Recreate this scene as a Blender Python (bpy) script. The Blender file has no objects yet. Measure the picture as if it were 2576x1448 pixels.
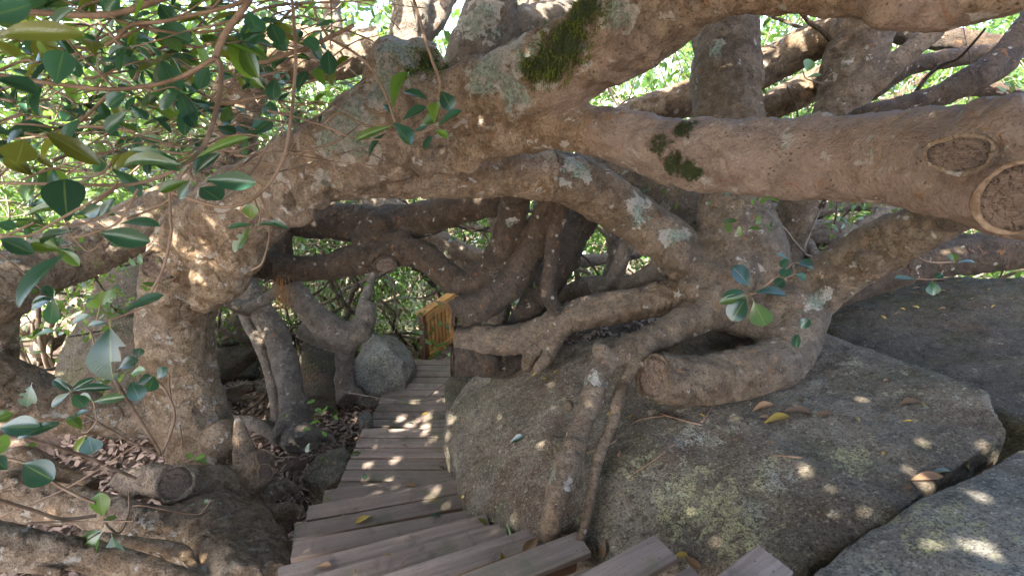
import bpy, math, random
import numpy as np
from mathutils import Vector, Matrix
from mathutils.bvhtree import BVHTree
from mathutils.kdtree import KDTree

SC = bpy.context.scene
COL = SC.collection
random.seed(11)
RNG = np.random.default_rng(7)
R = math.radians

# ------------------------------------------------------------------ camera, sky, sun, exposure
PITCH = R(21.2)
FPX = 1300.0            # focal length in pixels of a 2576-wide picture
CAMZ = 3.35             # eye height above the level boardwalk (z = 0)
cam_d = bpy.data.cameras.new('camera')
cam_d.sensor_width = 36.0
cam_d.lens = FPX / 2576.0 * 36.0
cam_d.clip_start = 0.05
cam_d.clip_end = 3000
cam_d.dof.use_dof = True
cam_d.dof.focus_distance = 4.3
cam_d.dof.aperture_fstop = 4.0
cam = bpy.data.objects.new('camera', cam_d)
cam.location = (0, 0, CAMZ)
cam.rotation_euler = (math.pi / 2 - PITCH, 0, 0)
COL.objects.link(cam)
SC.camera = cam

SUN_EL, SUN_AZ = R(49), R(214)          # azimuth clockwise from +Y (view direction)
TO_SUN = Vector((math.sin(SUN_AZ) * math.cos(SUN_EL), math.cos(SUN_AZ) * math.cos(SUN_EL), math.sin(SUN_EL)))
W = bpy.data.worlds.new('World')
SC.world = W
W.use_nodes = True
wn = W.node_tree.nodes
sky = wn.new('ShaderNodeTexSky')
sky.sky_type = 'NISHITA'
sky.sun_disc = False
sky.sun_elevation = SUN_EL
sky.sun_rotation = SUN_AZ
sky.altitude = 50
sky.air_density = 0.7
sky.dust_density = 3.0
sky.ozone_density = 0.6
wn['Background'].inputs['Strength'].default_value = 0.15
W.node_tree.links.new(sky.outputs[0], wn['Background'].inputs['Color'])
sun_d = bpy.data.lights.new('sun', 'SUN')
sun_d.energy = 5.0
sun_d.angle = R(0.55)
sun_d.color = (1.0, 0.95, 0.87)
sun = bpy.data.objects.new('sun', sun_d)
sun.rotation_euler = TO_SUN.to_track_quat('Z', 'Y').to_euler()
sun.location = TO_SUN * 30
COL.objects.link(sun)

SC.view_settings.view_transform = 'Standard'
SC.view_settings.look = 'None'
SC.view_settings.gamma = 1.0
SC.view_settings.exposure = 3.2
SC.render.engine = 'CYCLES'
SC.cycles.use_denoising = True
SC.cycles.use_adaptive_sampling = True
SC.cycles.adaptive_threshold = 0.012
SC.cycles.max_bounces = 5
SC.cycles.diffuse_bounces = 4
SC.cycles.glossy_bounces = 2
SC.cycles.transmission_bounces = 6
SC.cycles.sample_clamp_indirect = 6.0

# ------------------------------------------------------------------ pixel -> place helpers
CP, SP = math.cos(PITCH), math.sin(PITCH)
def P(x, y, d):
    xc = (x - 1288.0) / FPX * d
    yc = (y - 724.0) / FPX * d
    return Vector((xc, d * CP - yc * SP, CAMZ - d * SP - yc * CP))
def RAY(x, y):
    return (P(x, y, 1.0) - Vector((0, 0, CAMZ))).normalized()
def ON(x, y, z):
    r = RAY(x, y)
    return Vector((0, 0, CAMZ)) + r * ((z - CAMZ) / r.z)

# ------------------------------------------------------------------ numpy noise
_perm = np.random.default_rng(3).permutation(256).astype(np.int64)
_perm = np.concatenate([_perm, _perm, _perm])
_g = np.random.default_rng(5).normal(size=(256, 3))
_g /= np.linalg.norm(_g, axis=1)[:, None]
def pnoise(p):
    i = np.floor(p).astype(np.int64)
    f = p - i
    i &= 255
    u = f * f * f * (f * (f * 6 - 15) + 10)
    out = 0.0
    for dx in (0, 1):
        wx = u[:, 0] if dx else 1 - u[:, 0]
        for dy in (0, 1):
            wy = u[:, 1] if dy else 1 - u[:, 1]
            for dz in (0, 1):
                wz = u[:, 2] if dz else 1 - u[:, 2]
                h = _perm[_perm[_perm[i[:, 0] + dx] + i[:, 1] + dy] + i[:, 2] + dz]
                g = _g[h & 255]
                d = g[:, 0] * (f[:, 0] - dx) + g[:, 1] * (f[:, 1] - dy) + g[:, 2] * (f[:, 2] - dz)
                out = out + wx * wy * wz * d
    return out * 1.5
def fbm(p, s, o=3):
    v, a, t = 0.0, 1.0, 0.0
    for k in range(o):
        v = v + a * pnoise(p * s + 17.3 * k)
        t += a
        a *= 0.5
        s *= 2.03
    return v / t
def sstep(a, b, x):
    t = np.clip((np.asarray(x, float) - a) / (b - a), 0, 1)
    return t * t * (3 - 2 * t)

# ------------------------------------------------------------------ object helpers
def big_mesh(name, v, loops, starts, totals):
    me = bpy.data.meshes.new(name)
    me.vertices.add(len(v))
    me.vertices.foreach_set('co', np.asarray(v, np.float32).ravel())
    me.loops.add(len(loops))
    me.loops.foreach_set('vertex_index', np.asarray(loops, np.int32))
    me.polygons.add(len(starts))
    me.polygons.foreach_set('loop_start', np.asarray(starts, np.int32))
    me.polygons.foreach_set('loop_total', np.asarray(totals, np.int32))
    me.update(calc_edges=True)
    me.validate()
    return me
def py_mesh(name, v, f, smooth=False):
    me = bpy.data.meshes.new(name)
    me.from_pydata([tuple(p) for p in v], [], f)
    me.update()
    if smooth:
        me.polygons.foreach_set('use_smooth', [True] * len(me.polygons))
    return me
def link(name, me, mat=None, parent=None, kind=None):
    o = bpy.data.objects.new(name, me)
    COL.objects.link(o)
    if mat is not None and me is not None and len(me.materials) == 0:
        me.materials.append(mat)
    if parent is not None:
        o.parent = parent
        o.matrix_parent_inverse = WORLD[parent.name].inverted()
    WORLD[o.name] = Matrix.Identity(4)
    if kind:
        o['kind'] = kind
    return o
WORLD = {}
def thing(name, loc, label, cat, group=None):
    o = bpy.data.objects.new(name, None)
    o.empty_display_size = 0.1
    COL.objects.link(o)
    o.location = loc
    WORLD[o.name] = Matrix.Translation(Vector(loc))
    tag(o, label, cat, group)
    return o
def tag(o, label, cat, group=None):
    o['label'] = label
    o['category'] = cat
    if group:
        o['group'] = group
    return o
def set_attr(me, name, arr):
    a = me.attributes.new(name, 'FLOAT', 'POINT')
    a.data.foreach_set('value', np.asarray(arr, np.float32))

# ------------------------------------------------------------------ materials
class NT:
    def __init__(s, name):
        s.m = bpy.data.materials.new(name)
        s.m.use_nodes = True
        s.t = s.m.node_tree
        s.b = s.t.nodes['Principled BSDF']
        s.out = s.t.nodes['Material Output']
    def n(s, typ, **kw):
        nd = s.t.nodes.new(typ)
        for k, v in kw.items():
            if k in nd.inputs:
                s.set(nd.inputs[k], v)
            else:
                setattr(nd, k, v)
        return nd
    def set(s, sock, v):
        if isinstance(v, bpy.types.NodeSocket):
            s.t.links.new(v, sock)
        elif isinstance(v, (tuple, list)) and len(v) == 3 and sock.type == 'RGBA':
            sock.default_value = (*v, 1)
        else:
            sock.default_value = v
    def pos(s):
        return s.n('ShaderNodeNewGeometry').outputs['Position']
    def obj(s):
        return s.n('ShaderNodeTexCoord').outputs['Object']
    def attr(s, name):
        return s.n('ShaderNodeAttribute', attribute_name=name).outputs['Fac']
    def noise(s, vec, scale, detail=4, rough=0.55, dist=0.0):
        nd = s.n('ShaderNodeTexNoise')
        s.set(nd.inputs['Vector'], vec)
        nd.inputs['Scale'].default_value = scale
        nd.inputs['Detail'].default_value = detail
        nd.inputs['Roughness'].default_value = rough
        nd.inputs['Distortion'].default_value = dist
        return nd.outputs['Fac']
    def ramp(s, fac, a, b, lo=0.0, hi=1.0):
        nd = s.n('ShaderNodeMapRange')
        nd.interpolation_type = 'SMOOTHSTEP'
        s.set(nd.inputs['Value'], fac)
        nd.inputs['From Min'].default_value = a
        nd.inputs['From Max'].default_value = b
        nd.inputs['To Min'].default_value = lo
        nd.inputs['To Max'].default_value = hi
        return nd.outputs['Result']
    def math(s, op, a, b=0.0):
        nd = s.n('ShaderNodeMath', operation=op)
        s.set(nd.inputs[0], a)
        s.set(nd.inputs[1], b)
        return nd.outputs[0]
    def mix(s, fac, a, b, blend='MIX'):
        nd = s.n('ShaderNodeMix', data_type='RGBA', blend_type=blend)
        s.set(nd.inputs[0], fac)
        s.set(nd.inputs[6], a)
        s.set(nd.inputs[7], b)
        return nd.outputs[2]
    def bump(s, h, dist, strength=1.0, normal=None):
        nd = s.n('ShaderNodeBump')
        nd.inputs['Strength'].default_value = strength
        nd.inputs['Distance'].default_value = dist
        s.set(nd.inputs['Height'], h)
        if normal is not None:
            s.set(nd.inputs['Normal'], normal)
        return nd.outputs[0]
    def done(s, col, rough=0.8, normal=None, spec=0.3):
        s.set(s.b.inputs['Base Color'], col)
        s.set(s.b.inputs['Roughness'], rough)
        s.b.inputs['Specular IOR Level'].default_value = spec
        if normal is not None:
            s.set(s.b.inputs['Normal'], normal)
        return s.m

def bark(name, c_dark, c_mid, c_light, lich=0.5, pale=0.5):
    t = NT(name)
    p = t.pos()
    al = t.attr('al')
    am = t.attr('lich')
    big = t.noise(p, 2.2, 5, 0.65, 0.6)
    mid = t.noise(p, 10.0, 7, 0.7, 0.5)
    blot = t.noise(p, 24.0, 6, 0.72, 0.4)
    fine = t.noise(p, 70.0, 5, 0.75)
    # wrinkles running across the limb
    low = t.noise(p, 7.0, 4, 0.6)
    comb = t.n('ShaderNodeCombineXYZ')
    t.set(comb.inputs[0], t.math('MULTIPLY', al, 34.0))
    t.set(comb.inputs[1], t.math('MULTIPLY', low, 13.0))
    ring = t.noise(comb.outputs[0], 1.0, 6, 0.72)
    # flaking plates
    wob = t.n('ShaderNodeVectorMath', operation='ADD')
    t.set(wob.inputs[0], p)
    nzc = t.n('ShaderNodeTexNoise')
    t.set(nzc.inputs['Vector'], p)
    nzc.inputs['Scale'].default_value = 16.0
    nzc.inputs['Detail'].default_value = 4
    sc_ = t.n('ShaderNodeVectorMath', operation='SCALE')
    t.set(sc_.inputs[0], nzc.outputs['Color'])
    sc_.inputs['Scale'].default_value = 0.11
    t.set(wob.inputs[1], sc_.outputs[0])
    vp = t.n('ShaderNodeTexVoronoi')
    t.set(vp.inputs['Vector'], wob.outputs[0])
    vp.inputs['Scale'].default_value = 13.0
    vsep = t.n('ShaderNodeSeparateColor')
    t.set(vsep.inputs[0], vp.outputs['Color'])
    plate = vsep.outputs[0]
    col = t.mix(t.ramp(big, 0.32, 0.68), c_dark, c_mid)
    gcol = sum(c_mid) / 3
    col = t.mix(t.ramp(t.noise(p, 0.9, 3, 0.5, 0.3), 0.42, 0.60, 0, 0.6), col, (gcol * 1.15, gcol * 0.98, gcol * 0.80))
    col = t.mix(t.ramp(mid, 0.36, 0.74, 0, 0.8), col, c_light)
    col = t.mix(t.ramp(plate, 0.5, 1.0, 0, 0.35), col, tuple(1.15 * c for c in c_light))
    col = t.mix(t.ramp(plate, 0.4, 0.0, 0, 0.3), col, c_dark)
    col = t.mix(t.ramp(blot, 0.48, 0.72, 0, 0.6), col, tuple(0.5 * c for c in c_dark))
    col = t.mix(t.ramp(ring, 0.52, 0.70, 0, 0.45), col, tuple(0.4 * c for c in c_dark))
    col = t.mix(t.ramp(fine, 0.52, 0.64, 0, 0.7), col, tuple(0.35 * c for c in c_dark))
    col = t.mix(t.math('MULTIPLY', t.attr('tone'), t.ramp(mid, 0.3, 0.6, 0.35, 0.8)), col, (0.44, 0.325, 0.265))
    # orange bare skin where bark flaked
    fl = t.noise(p, 17.0, 5, 0.65, 0.8)
    col = t.mix(t.ramp(fl, 0.60, 0.67, 0, 0.6), col, (0.34, 0.155, 0.055))
    pn = t.noise(p, 46.0, 5, 0.75)
    pit = t.n('ShaderNodeTexVoronoi')
    t.set(pit.inputs['Vector'], p)
    pit.inputs['Scale'].default_value = 42.0
    pits = t.math('MULTIPLY', t.ramp(pit.outputs['Distance'], 0.26, 0.14), t.ramp(low, 0.53, 0.62))
    col = t.mix(t.math('MULTIPLY', pits, 0.6), col, tuple(0.25 * c for c in c_dark))
    # pale crustose lichen
    lv = t.noise(p, 8.0, 7, 0.66, 0.3)
    lsum = t.math('ADD', lv, t.math('MULTIPLY', am, 0.2))
    pl = t.ramp(lsum, 0.665 - 0.06 * pale, 0.682 - 0.06 * pale)
    pl = t.math('MULTIPLY', pl, t.ramp(pn, 0.32, 0.52, 0.35, 0.85))
    col = t.mix(pl, col, (0.53, 0.48, 0.40))
    # mint foliose lichen, broken into lobes
    gv = t.noise(p, 17.0, 8, 0.78, 0.6)
    gl = t.ramp(t.math('ADD', gv, t.math('MULTIPLY', am, 0.24)), 0.69 - 0.03 * lich, 0.73 - 0.03 * lich)
    gl = t.math('MULTIPLY', gl, t.ramp(pn, 0.36, 0.46, 0.25, 1))
    gc = t.mix(t.ramp(pn, 0.35, 0.65), (0.17, 0.20, 0.13), (0.46, 0.51, 0.39))
    col = t.mix(gl, col, gc)
    # round pale discs
    vo = t.n('ShaderNodeTexVoronoi')
    t.set(vo.inputs['Vector'], p)
    vo.inputs['Scale'].default_value = 9.0
    dot = t.ramp(t.math('ADD', vo.outputs['Distance'], t.math('MULTIPLY', pn, 0.2)), 0.25, 0.21)
    dot = t.math('MULTIPLY', dot, t.ramp(t.noise(p, 3.0, 2), 0.50, 0.58))
    col = t.mix(t.math('MULTIPLY', dot, 0.75), col, (0.45, 0.43, 0.35))
    # moss
    mm = t.attr('moss')
    mn = t.noise(p, 30.0, 6, 0.8)
    mo = t.ramp(t.math('ADD', t.math('MULTIPLY', mm, 0.75), t.math('ADD', t.math('MULTIPLY', mn, 0.9), t.math('MULTIPLY', mid, 0.9))), 1.36, 1.56)
    mc = t.mix(t.noise(p, 70.0, 3), (0.018, 0.028, 0.006), (0.085, 0.115, 0.02))
    col = t.mix(mo, col, mc)
    h = t.math('ADD', t.math('MULTIPLY', ring, 0.55), t.math('MULTIPLY', mid, 0.9))
    h = t.math('ADD', h, t.math('MULTIPLY', blot, 0.7))
    h = t.math('ADD', h, t.math('MULTIPLY', plate, 0.12))
    h = t.math('ADD', h, t.math('MULTIPLY', fine, 0.5))
    h = t.math('SUBTRACT', h, t.math('MULTIPLY', pits, 0.35))
    h = t.math('ADD', h, t.math('MULTIPLY', gl, t.math('MULTIPLY', pn, 0.7)))
    h = t.math('ADD', h, t.math('MULTIPLY', mo, t.math('MULTIPLY', mn, 2.2)))
    return t.done(col, t.ramp(mid, 0.3, 0.7, 0.6, 0.85), t.bump(h, 0.05, 1.0), 0.35)

BARK_A = bark('bark_tan', (0.130, 0.074, 0.032), (0.305, 0.197, 0.104), (0.52, 0.39, 0.26), 1.0, 1.0)
BARK_B = bark('bark_greybrown', (0.095, 0.058, 0.027), (0.205, 0.138, 0.076), (0.35, 0.26, 0.17), 0.3, 0.6)
BARK_G = bark('bark_grey', (0.125, 0.092, 0.062), (0.225, 0.175, 0.125), (0.34, 0.275, 0.21), 0.2, 0.6)
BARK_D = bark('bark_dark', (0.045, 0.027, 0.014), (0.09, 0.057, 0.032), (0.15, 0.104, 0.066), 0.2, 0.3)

def rock_mat(name, ca, cb, green=0.3, lich=0.5):
    t = NT(name)
    p = t.pos()
    a = t.noise(p, 2.0, 6, 0.65, 0.4)
    g = t.noise(p, 85.0, 5, 0.8)
    s = t.noise(p, 38.0, 6, 0.8)
    m = t.noise(p, 11.0, 7, 0.72)
    col = t.mix(t.ramp(a, 0.3, 0.7), ca, cb)
    col = t.mix(t.ramp(m, 0.46, 0.66, 0, 0.7), col, tuple(0.5 * c for c in ca))
    col = t.mix(t.ramp(t.noise(p, 3.1, 5, 0.65), 0.45, 0.66, 0, green), col, (0.075, 0.078, 0.024))
    col = t.mix(t.ramp(t.noise(p, 1.4, 5, 0.65, 0.5), 0.53, 0.68, 0, 0.65), col, (0.125, 0.068, 0.038))
    am = t.attr('lich')
    lv = t.noise(p, 13.0, 8, 0.75, 0.4)
    l1 = t.ramp(t.math('ADD', lv, t.math('MULTIPLY', am, 0.15)), 0.645 - 0.05 * lich, 0.665 - 0.05 * lich)
    l2 = t.ramp(t.math('ADD', t.noise(p, 27.0, 6, 0.75), t.math('MULTIPLY', am, 0.08)), 0.66, 0.70)
    l1 = t.math('MAXIMUM', l1, t.math('MULTIPLY', l2, lich))
    lc = t.mix(t.ramp(t.noise(p, 2.6, 3), 0.42, 0.6), (0.46, 0.44, 0.22), (0.50, 0.49, 0.41))
    lc = t.mix(t.ramp(g, 0.4, 0.65), lc, (0.20, 0.18, 0.11))
    col = t.mix(t.math('MULTIPLY', l1, t.ramp(s, 0.36, 0.56, 0.1, 0.9)), col, lc)
    col = t.mix(t.ramp(g, 0.50, 0.60, 0, 0.85), col, tuple(0.22 * c for c in ca))
    col = t.mix(t.ramp(s, 0.44, 0.34, 0, 0.6), col, tuple(1.9 * c for c in cb))
    gr2 = t.noise(p, 52.0, 3, 0.6)
    col = t.mix(t.ramp(gr2, 0.42, 0.34, 0, 0.7), col, tuple(0.3 * c for c in ca))
    col = t.mix(t.ramp(gr2, 0.60, 0.68, 0, 0.6), col, tuple(1.6 * c for c in cb))
    h = t.math('ADD', t.math('MULTIPLY', m, 1.4), t.math('MULTIPLY', g, 0.35))
    h = t.math('ADD', h, t.math('MULTIPLY', s, 0.5))
    return t.done(col, t.ramp(m, 0.3, 0.7, 0.7, 0.95), t.bump(h, 0.035, 1.0), 0.3)
ROCK_W = rock_mat('rock_brown', (0.165, 0.130, 0.09), (0.265, 0.222, 0.162), 0.45, 1.0)
ROCK_G = rock_mat('rock_grey', (0.22, 0.198, 0.162), (0.35, 0.32, 0.265), 0.2, 1.0)
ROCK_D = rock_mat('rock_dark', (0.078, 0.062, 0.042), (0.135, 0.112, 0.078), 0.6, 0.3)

def plank_mat(name, ca, cb, green):
    t = NT(name)
    o = t.obj()
    rnd = t.n('ShaderNodeObjectInfo').outputs['Random']
    mp = t.n('ShaderNodeMapping')
    t.set(mp.inputs['Vector'], o)
    mp.inputs['Scale'].default_value = (1.2, 26.0, 26.0)
    sh = t.n('ShaderNodeCombineXYZ')
    t.set(sh.inputs[0], t.math('MULTIPLY', rnd, 31.0))
    t.set(sh.inputs[1], t.math('MULTIPLY', rnd, 17.0))
    t.t.links.new(sh.outputs[0], mp.inputs['Location'])
    gr = t.noise(mp.outputs[0], 1.0, 6, 0.7, 0.6)
    p = t.pos()
    st = t.noise(p, 6.0, 5, 0.65, 0.4)
    sp = t.noise(p, 45.0, 5, 0.75)
    col = t.mix(t.ramp(gr, 0.3, 0.7), ca, cb)
    col = t.mix(t.ramp(rnd, 0.0, 1.0, 0.0, 0.55), col, tuple(0.62 * c for c in ca))
    col = t.mix(t.ramp(st, 0.5, 0.75, 0, 0.7), col, (0.10, 0.075, 0.058))
    col = t.mix(t.ramp(sp, 0.55, 0.78, 0, 0.5), col, (0.06, 0.042, 0.03))
    gm = t.math('MULTIPLY', t.ramp(t.noise(p, 3.5, 3), 0.5, 0.66), green)
    col = t.mix(gm, col, (0.10, 0.105, 0.05))
    h = t.math('ADD', gr, t.math('MULTIPLY', sp, 0.5))
    return t.done(col, t.ramp(st, 0.3, 0.7, 0.55, 0.8), t.bump(h, 0.006, 0.8), 0.35)
PLANK = plank_mat('plank_weathered', (0.215, 0.158, 0.122), (0.345, 0.265, 0.21), 0.45)
FENCE = plank_mat('fence_timber', (0.58, 0.26, 0.075), (0.70, 0.37, 0.13), 0.0)
FENCE_D = plank_mat('post_timber', (0.16, 0.088, 0.05), (0.22, 0.125, 0.072), 0.0)
t = NT('screw_steel'); SCREW = t.done((0.12, 0.11, 0.10), 0.5)

def leaf_mat(name, top, trans, rnd_attr=None, dry=False):
    t = NT(name)
    if rnd_attr:
        rnd = t.attr(rnd_attr)
    else:
        rnd = t.n('ShaderNodeObjectInfo').outputs['Random']
    p = t.pos()
    col = t.mix(t.ramp(rnd, 0, 1), tuple(0.65 * c for c in top), tuple(1.35 * c for c in top))
    if not dry:
        col = t.mix(t.ramp(rnd, 0.86, 1.0, 0, 0.7), col, (0.13, 0.17, 0.025))
    if not rnd_attr:
        col = t.mix(t.ramp(t.noise(p, 35.0, 4), 0.5, 0.75, 0, 0.4), col, tuple(0.6 * c for c in top))
        uv = t.n('ShaderNodeUVMap').outputs[0]
        sep = t.n('ShaderNodeSeparateXYZ')
        t.set(sep.inputs[0], uv)
        rib = t.math('ABSOLUTE', t.math('SUBTRACT', sep.outputs[1], 0.5))
        col = t.mix(t.ramp(rib, 0.035, 0.012, 0, 0.8), col, (0.20, 0.26, 0.08) if not dry else (0.3, 0.2, 0.1))
        stalk = t.ramp(sep.outputs[0], 0.02, -0.02)
        col = t.mix(stalk, col, (0.28, 0.27, 0.07) if not dry else (0.2, 0.12, 0.06))
        vn = t.n('ShaderNodeTexWave')
        mpv = t.n('ShaderNodeCombineXYZ')
        t.set(mpv.inputs[0], t.math('ADD', sep.outputs[0], t.math('MULTIPLY', rib, -0.6)))
        t.set(vn.inputs['Vector'], mpv.outputs[0])
        vn.inputs['Scale'].default_value = 5.0
        nrm = t.bump(vn.outputs['Fac'], 0.002, 0.10)
    else:
        nrm = None
    t.done(col, 0.24 if not dry else 0.75, nrm, 0.95 if not dry else 0.25)
    tr = t.n('ShaderNodeBsdfTranslucent')
    t.set(tr.inputs[0], t.mix(t.ramp(rnd, 0, 1), tuple(0.7 * c for c in trans), tuple(1.25 * c for c in trans)))
    mx = t.n('ShaderNodeMixShader')
    mx.inputs[0].default_value = 0.42 if not dry else 0.2
    t.t.links.new(t.b.outputs[0], mx.inputs[1])
    t.t.links.new(tr.outputs[0], mx.inputs[2])
    t.t.links.new(mx.outputs[0], t.out.inputs['Surface'])
    return t.m
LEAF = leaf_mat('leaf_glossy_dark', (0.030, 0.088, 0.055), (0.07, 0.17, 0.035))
LEAF_Y = leaf_mat('leaf_fresh_green', (0.085, 0.165, 0.028), (0.22, 0.36, 0.03))
LEAF_O = leaf_mat('leaf_olive', (0.11, 0.12, 0.02), (0.24, 0.26, 0.03))
LEAF_MASS = leaf_mat('leaf_mass', (0.055, 0.105, 0.028), (0.20, 0.34, 0.045), 'rnd')
t = NT('leaf_canopy')
_d = t.n('ShaderNodeBsdfDiffuse', Color=(0.05, 0.09, 0.03))
_t = t.n('ShaderNodeBsdfTranslucent', Color=(0.11, 0.15, 0.035))
_m = t.n('ShaderNodeMixShader', Fac=0.42)
t.t.links.new(_d.outputs[0], _m.inputs[1]); t.t.links.new(_t.outputs[0], _m.inputs[2])
t.t.links.new(_m.outputs[0], t.out.inputs['Surface'])
LEAF_CAN = t.m
DRY = leaf_mat('leaf_dry_brown', (0.24, 0.145, 0.08), (0.2, 0.11, 0.05), None, True)
DRY_Y = leaf_mat('leaf_dry_yellow', (0.42, 0.30, 0.07), (0.3, 0.2, 0.04), None, True)
LITTER = leaf_mat('litter_leaf', (0.36, 0.26, 0.20), (0.14, 0.09, 0.05), 'rnd', True)
t = NT('twig_bark')
_p = t.pos()
_c = t.mix(t.ramp(t.noise(_p, 8, 3), 0.35, 0.65), (0.13, 0.078, 0.044), (0.25, 0.165, 0.105))
_c = t.mix(t.ramp(t.noise(_p, 90, 4), 0.5, 0.75, 0, 0.6), _c, (0.10, 0.06, 0.035))
TWIG = t.done(_c, 0.7, t.bump(t.noise(_p, 120, 4), 0.003, 0.7))
t = NT('stem_bark_grey')
_p = t.pos()
_c = t.mix(t.ramp(t.noise(_p, 6, 3), 0.35, 0.65), (0.10, 0.075, 0.052), (0.22, 0.175, 0.13))
STEM = t.done(_c, 0.8, t.bump(t.noise(_p, 80, 4), 0.004, 0.7))
t = NT('moss_green')
_p = t.pos()
MOSS = t.done(t.mix(t.noise(_p, 25, 4), (0.035, 0.05, 0.008), (0.14, 0.165, 0.022)), 0.9)
t = NT('rootlet_orange')
ROOTLET = t.done(t.mix(t.noise(t.pos(), 20, 3), (0.22, 0.10, 0.035), (0.36, 0.19, 0.07)), 0.85)

def cutwood():
    t = NT('cut_wood')
    o = t.obj()
    sep = t.n('ShaderNodeSeparateXYZ')
    t.set(sep.inputs[0], o)
    nz = t.noise(o, 1.7, 4)
    rr = t.n('ShaderNodeVectorMath', operation='LENGTH')
    t.set(rr.inputs[0], o)
    rad = t.math('ADD', rr.outputs['Value'], t.math('MULTIPLY', nz, 0.22))
    ring = t.noise(t.n('ShaderNodeCombineXYZ', X=t.math('MULTIPLY', rad, 16.0)).outputs[0], 1.0, 3, 0.6)
    col = t.mix(t.ramp(ring, 0.35, 0.65), (0.10, 0.066, 0.044), (0.20, 0.14, 0.098))
    col = t.mix(t.ramp(t.noise(o, 2.4, 5), 0.45, 0.7, 0, 0.7), col, (0.075, 0.048, 0.034))
    mp = t.n('ShaderNodeMapping')
    t.set(mp.inputs['Vector'], o)
    mp.inputs['Rotation'].default_value = (0, 0, 0.5)
    mp.inputs['Scale'].default_value = (2.0, 26.0, 1.0)
    saw = t.noise(mp.outputs[0], 1.0, 4, 0.6)
    col = t.mix(t.ramp(saw, 0.45, 0.7, 0, 0.45), col, (0.27, 0.20, 0.145))
    ang = t.math('ARCTAN2', sep.outputs[1], sep.outputs[0])
    cv = t.n('ShaderNodeCombineXYZ')
    t.set(cv.inputs[0], t.math('MULTIPLY', ang, 0.9))
    t.set(cv.inputs[1], t.math('MULTIPLY', rr.outputs['Value'], 0.7))
    ck = t.noise(cv.outputs[0], 1.6, 3, 0.6)
    ck = t.math('MULTIPLY', t.ramp(t.math('ABSOLUTE', t.math('SUBTRACT', ck, 0.5)), 0.012, 0.003), 0.8)
    col = t.mix(ck, col, (0.025, 0.017, 0.012))
    edge = t.ramp(t.math('ADD', rad, t.math('MULTIPLY', nz, 0.2)), 0.98, 1.08)
    col = t.mix(t.math('MULTIPLY', edge, 0.35), col, (0.03, 0.02, 0.014))
    h = t.math('ADD', ring, saw)
    h = t.math('SUBTRACT', h, t.math('MULTIPLY', ck, 2.0))
    return t.done(col, 0.85, t.bump(h, 0.012, 0.9))
CUT = cutwood()
t = NT('cut_rim')
_p = t.pos()
RIM = t.done(t.mix(t.ramp(t.noise(_p, 30, 5), 0.35, 0.65), (0.12, 0.075, 0.042), (0.25, 0.175, 0.115)), 0.85, t.bump(t.noise(_p, 60, 5), 0.008, 0.9))
def ground_mat():
    t = NT('forest_floor')
    p = t.pos()
    a = t.noise(p, 3.0, 6, 0.7)
    b = t.noise(p, 28.0, 6, 0.75)
    col = t.mix(t.ramp(a, 0.3, 0.7), (0.075, 0.05, 0.036), (0.15, 0.105, 0.075))
    col = t.mix(t.ramp(b, 0.48, 0.7, 0, 0.8), col, (0.26, 0.19, 0.14))
    col = t.mix(t.ramp(b, 0.45, 0.3, 0, 0.8), col, (0.035, 0.024, 0.018))
    sep = t.n('ShaderNodeSeparateXYZ')
    t.set(sep.inputs[0], p)
    far = t.ramp(t.math('ADD', sep.outputs[1], t.math('MULTIPLY', a, 2.0)), 8.5, 11.5)
    sand = t.mix(t.ramp(t.noise(p, 1.2, 5), 0.4, 0.6), (0.46, 0.41, 0.31), (0.30, 0.31, 0.16))
    col = t.mix(far, col, sand)
    return t.done(col, 0.95, t.bump(t.math('ADD', a, b), 0.05, 0.9), 0.2)
GROUND = ground_mat()

# ------------------------------------------------------------------ terrain
def height(X, Y):
    X = np.asarray(X, float); Y = np.asarray(Y, float)
    x0 = 0.35 - 0.95 * sstep(2.4, 3.6, Y)
    rise = 1.34 * sstep(0.0, 1.0, (X - x0) / 1.3) * (1 - sstep(5.6, 8.5, Y))
    drop = np.clip((Y - 5.3) * 0.25, 0, 2.1)
    left = 0.35 * sstep(-2.6, -6.0, X) * (1 - sstep(6, 9, Y))
    pts = np.stack([X.ravel(), Y.ravel(), np.zeros(X.size)], 1)
    bump = (0.10 * fbm(pts, 0.9, 3) + 0.03 * fbm(pts + 9, 4.0, 2)).reshape(X.shape)
    clear = sstep(0.0, 0.5, np.abs(X + 1.05) - 0.6) + sstep(7.5, 8.5, Y)
    return -0.16 + rise - drop + left + bump * np.clip(0.25 + clear, 0, 1)
def axis(lo, hi, near_lo, near_hi, step):
    a = list(np.arange(near_lo, near_hi + 1e-6, step))
    s = step
    x = near_hi
    while x < hi:
        s *= 1.25
        x += s
        a.append(min(x, hi))
    s, x = step, near_lo
    while x > lo:
        s *= 1.25
        x -= s
        a.insert(0, max(x, lo))
    return np.array(a)
gx, gy = axis(-700, 700, -6, 6, 0.06), axis(-60, 1400, -1, 10, 0.06)
GX, GY = np.meshgrid(gx, gy)
GZ = height(GX, GY)
nx, ny = len(gx), len(gy)
idx = np.arange(nx * ny).reshape(ny, nx)
q = np.stack([idx[:-1, :-1], idx[:-1, 1:], idx[1:, 1:], idx[1:, :-1]], -1).reshape(-1, 4)
me = big_mesh('ground', np.stack([GX, GY, GZ], -1).reshape(-1, 3), q.ravel(), np.arange(len(q)) * 4, np.full(len(q), 4))
me.polygons.foreach_set('use_smooth', [True] * len(q))
ground = link('ground', me, GROUND, None, 'structure')

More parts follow.
